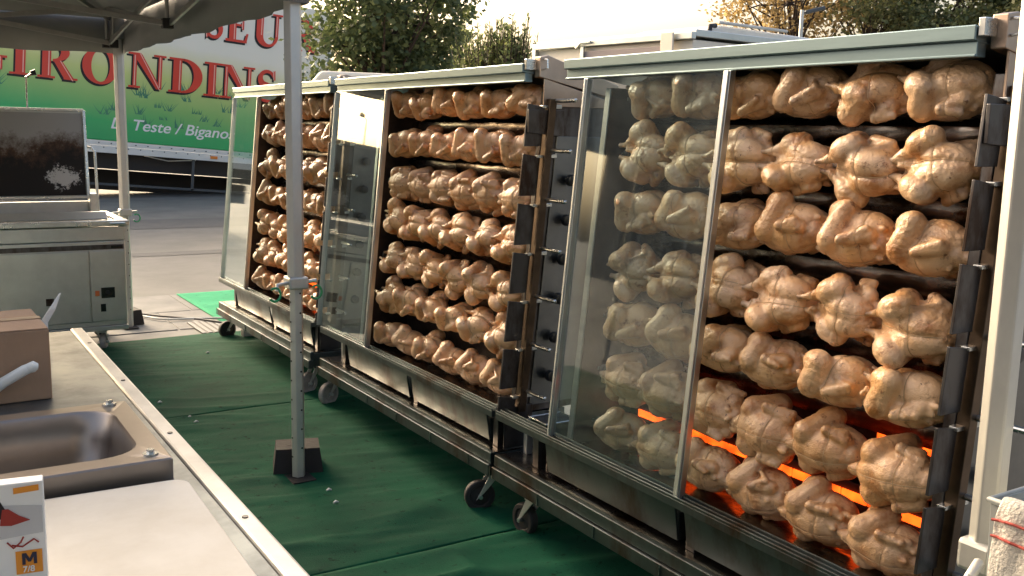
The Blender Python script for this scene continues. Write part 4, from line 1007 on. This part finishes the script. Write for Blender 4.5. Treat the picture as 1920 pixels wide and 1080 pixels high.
pB = at_depth(1318, 110, 11); lo.location = (pB.x, pB.y, 0); lo.rotation_euler.z = R(8)
zt = at_depth(1330, 44, 11).z
MB().prism([(.06, .5), (.02, 1.6), (.12, zt-.05), (.30, zt), (2.9, zt-.02), (2.9, .5)], 0, 1.2, 'y').build('cab', 'paint_white', lo, .03)
MB().prism([(.045, 1.62), (.125, zt-.12), (.135, zt-.12), (.07, 1.62)], .1, 1.1, 'y').build('windscreen', 'house_window', lo)
MB().prism([(.25, 1.65), (.33, zt-.16), (.75, zt-.16), (.80, 1.65)], -.006, .004, 'y').build('side_window', 'house_window', lo)
b = MB(); b.tube([(.16, -.02, zt-.02), (-.02, -.10, zt-.04), (-.12, -.12, zt-.34), (-.14, -.12, zt-.75)], .028, 8); b.build('mirror_arm', 'truck_black', lo, 0, 50)
MB().box(.02, .12, -.16, -.08, zt-.62, zt-.22).build('mirror', 'truck_black', lo, .02)
MB().tube([(.20, -.03, zt+.02), (1.5, -.03, zt+.02)], .018, 6).build('roof_bar', 'alu_dull', lo)
for x in (.7, 2.4):
    MB().tube([(x, .0, .45), (x, .28, .45)], .45, 28).build('wheel', 'rubber', lo, .02, 40)
la = thing('street_lamp', 'grey street lamp with a flat dark head above the nearest rotisserie', 'lamp', gnd(1486, 300, 20))
q = at_depth(1486, 22, 20); b_ = Vector(la.location)
MB().tube([(0, 0, 0), (0, 0, q.z-.02)], [.07, .035], 10).build('pole', 'alu_dull', la, 0, 40)
q2 = at_depth(1508, 24, 20)-b_; q3 = at_depth(1545, 15, 20)-b_
MB().tube([(0, 0, q.z-.05), (q2.x, q2.y, q2.z)], .03, 8).build('arm', 'drain', la)
MB().bar(tuple(q2), tuple(q3), .2, .075).build('head', 'drain', la, .02)
# cream van roof seen between the tree and the farthest unit
vn = thing('parked_van', 'cream van behind the farthest rotisserie right of the tent pole', 'van', (0, 0, 0))
pV = at_depth(548, 170, 12.5); vn.location = (pV.x, pV.y, 0); vn.rotation_euler.z = R(-30)
zv = at_depth(590, 132, 12.5).z
MB().prism([(0, .4), (0, 1.9), (.35, zv), (2.9, zv-.05), (3.1, 1.4), (3.5, 1.1), (3.5, .4)], 0, 1.8, 'y').build('body', 'paint_cream', vn, .06, None, 3)
MB().prism([(.4, 1.25), (.5, 1.75), (1.5, 1.75), (1.5, 1.25)], -.006, .004, 'y').build('side_window', 'house_window', vn)
MB().prism([(3.02, 1.42), (2.93, 1.9), (2.90, 1.9), (3.0, 1.4)], .1, 1.7, 'y').build('windscreen', 'house_window', vn)
for x in (.6, 2.8):
    MB().tube([(x, -.01, .34), (x, .22, .34)], .34, 24).build('wheel', 'rubber', vn, .02, 40)

# ------------------------------------------------------------------ houses across the way (mirrored in the door glass)
def house(x, y, w_, d_, h_, rh, rz, label):
    t = thing('house', label, 'house', (x, y, 0), rz, 'houses across the square')
    box('wall', 'house_wall', t, -w_/2, w_/2, -d_/2, d_/2, 0, h_, 0)
    MB().prism([(-d_/2-.3, h_), (0, h_+rh), (d_/2+.3, h_)], -w_/2-.3, w_/2+.3, 'x').build('roof', 'house_roof', t)
    for fl in range(int(h_//2.8)):
        for i in range(int(w_//2.4)):
            xx = -w_/2+1.1+i*2.4
            f_ = box('window', 'paint_white', t, xx-.08, xx+1.08, -d_/2-.05, -d_/2+.02, .9+fl*2.8, 2.3+fl*2.8, 0)
            box('pane', 'house_window', f_, xx, xx+1.0, -d_/2-.07, -d_/2-.052, .98+fl*2.8, 2.22+fl*2.8, 0)
for i, (x, y, w_, h_, lab) in enumerate(((-22, 24, 11, 6.2, 'tall cream house mirrored at the far end of the glass'), (-24, 11, 10, 3.4, 'low cream house mirrored in the middle glass door'), (-23, -2, 12, 6.0, 'cream house across the square behind the viewer'))):
    house(x, y, w_, 8, h_, 2.2, R(90), lab)
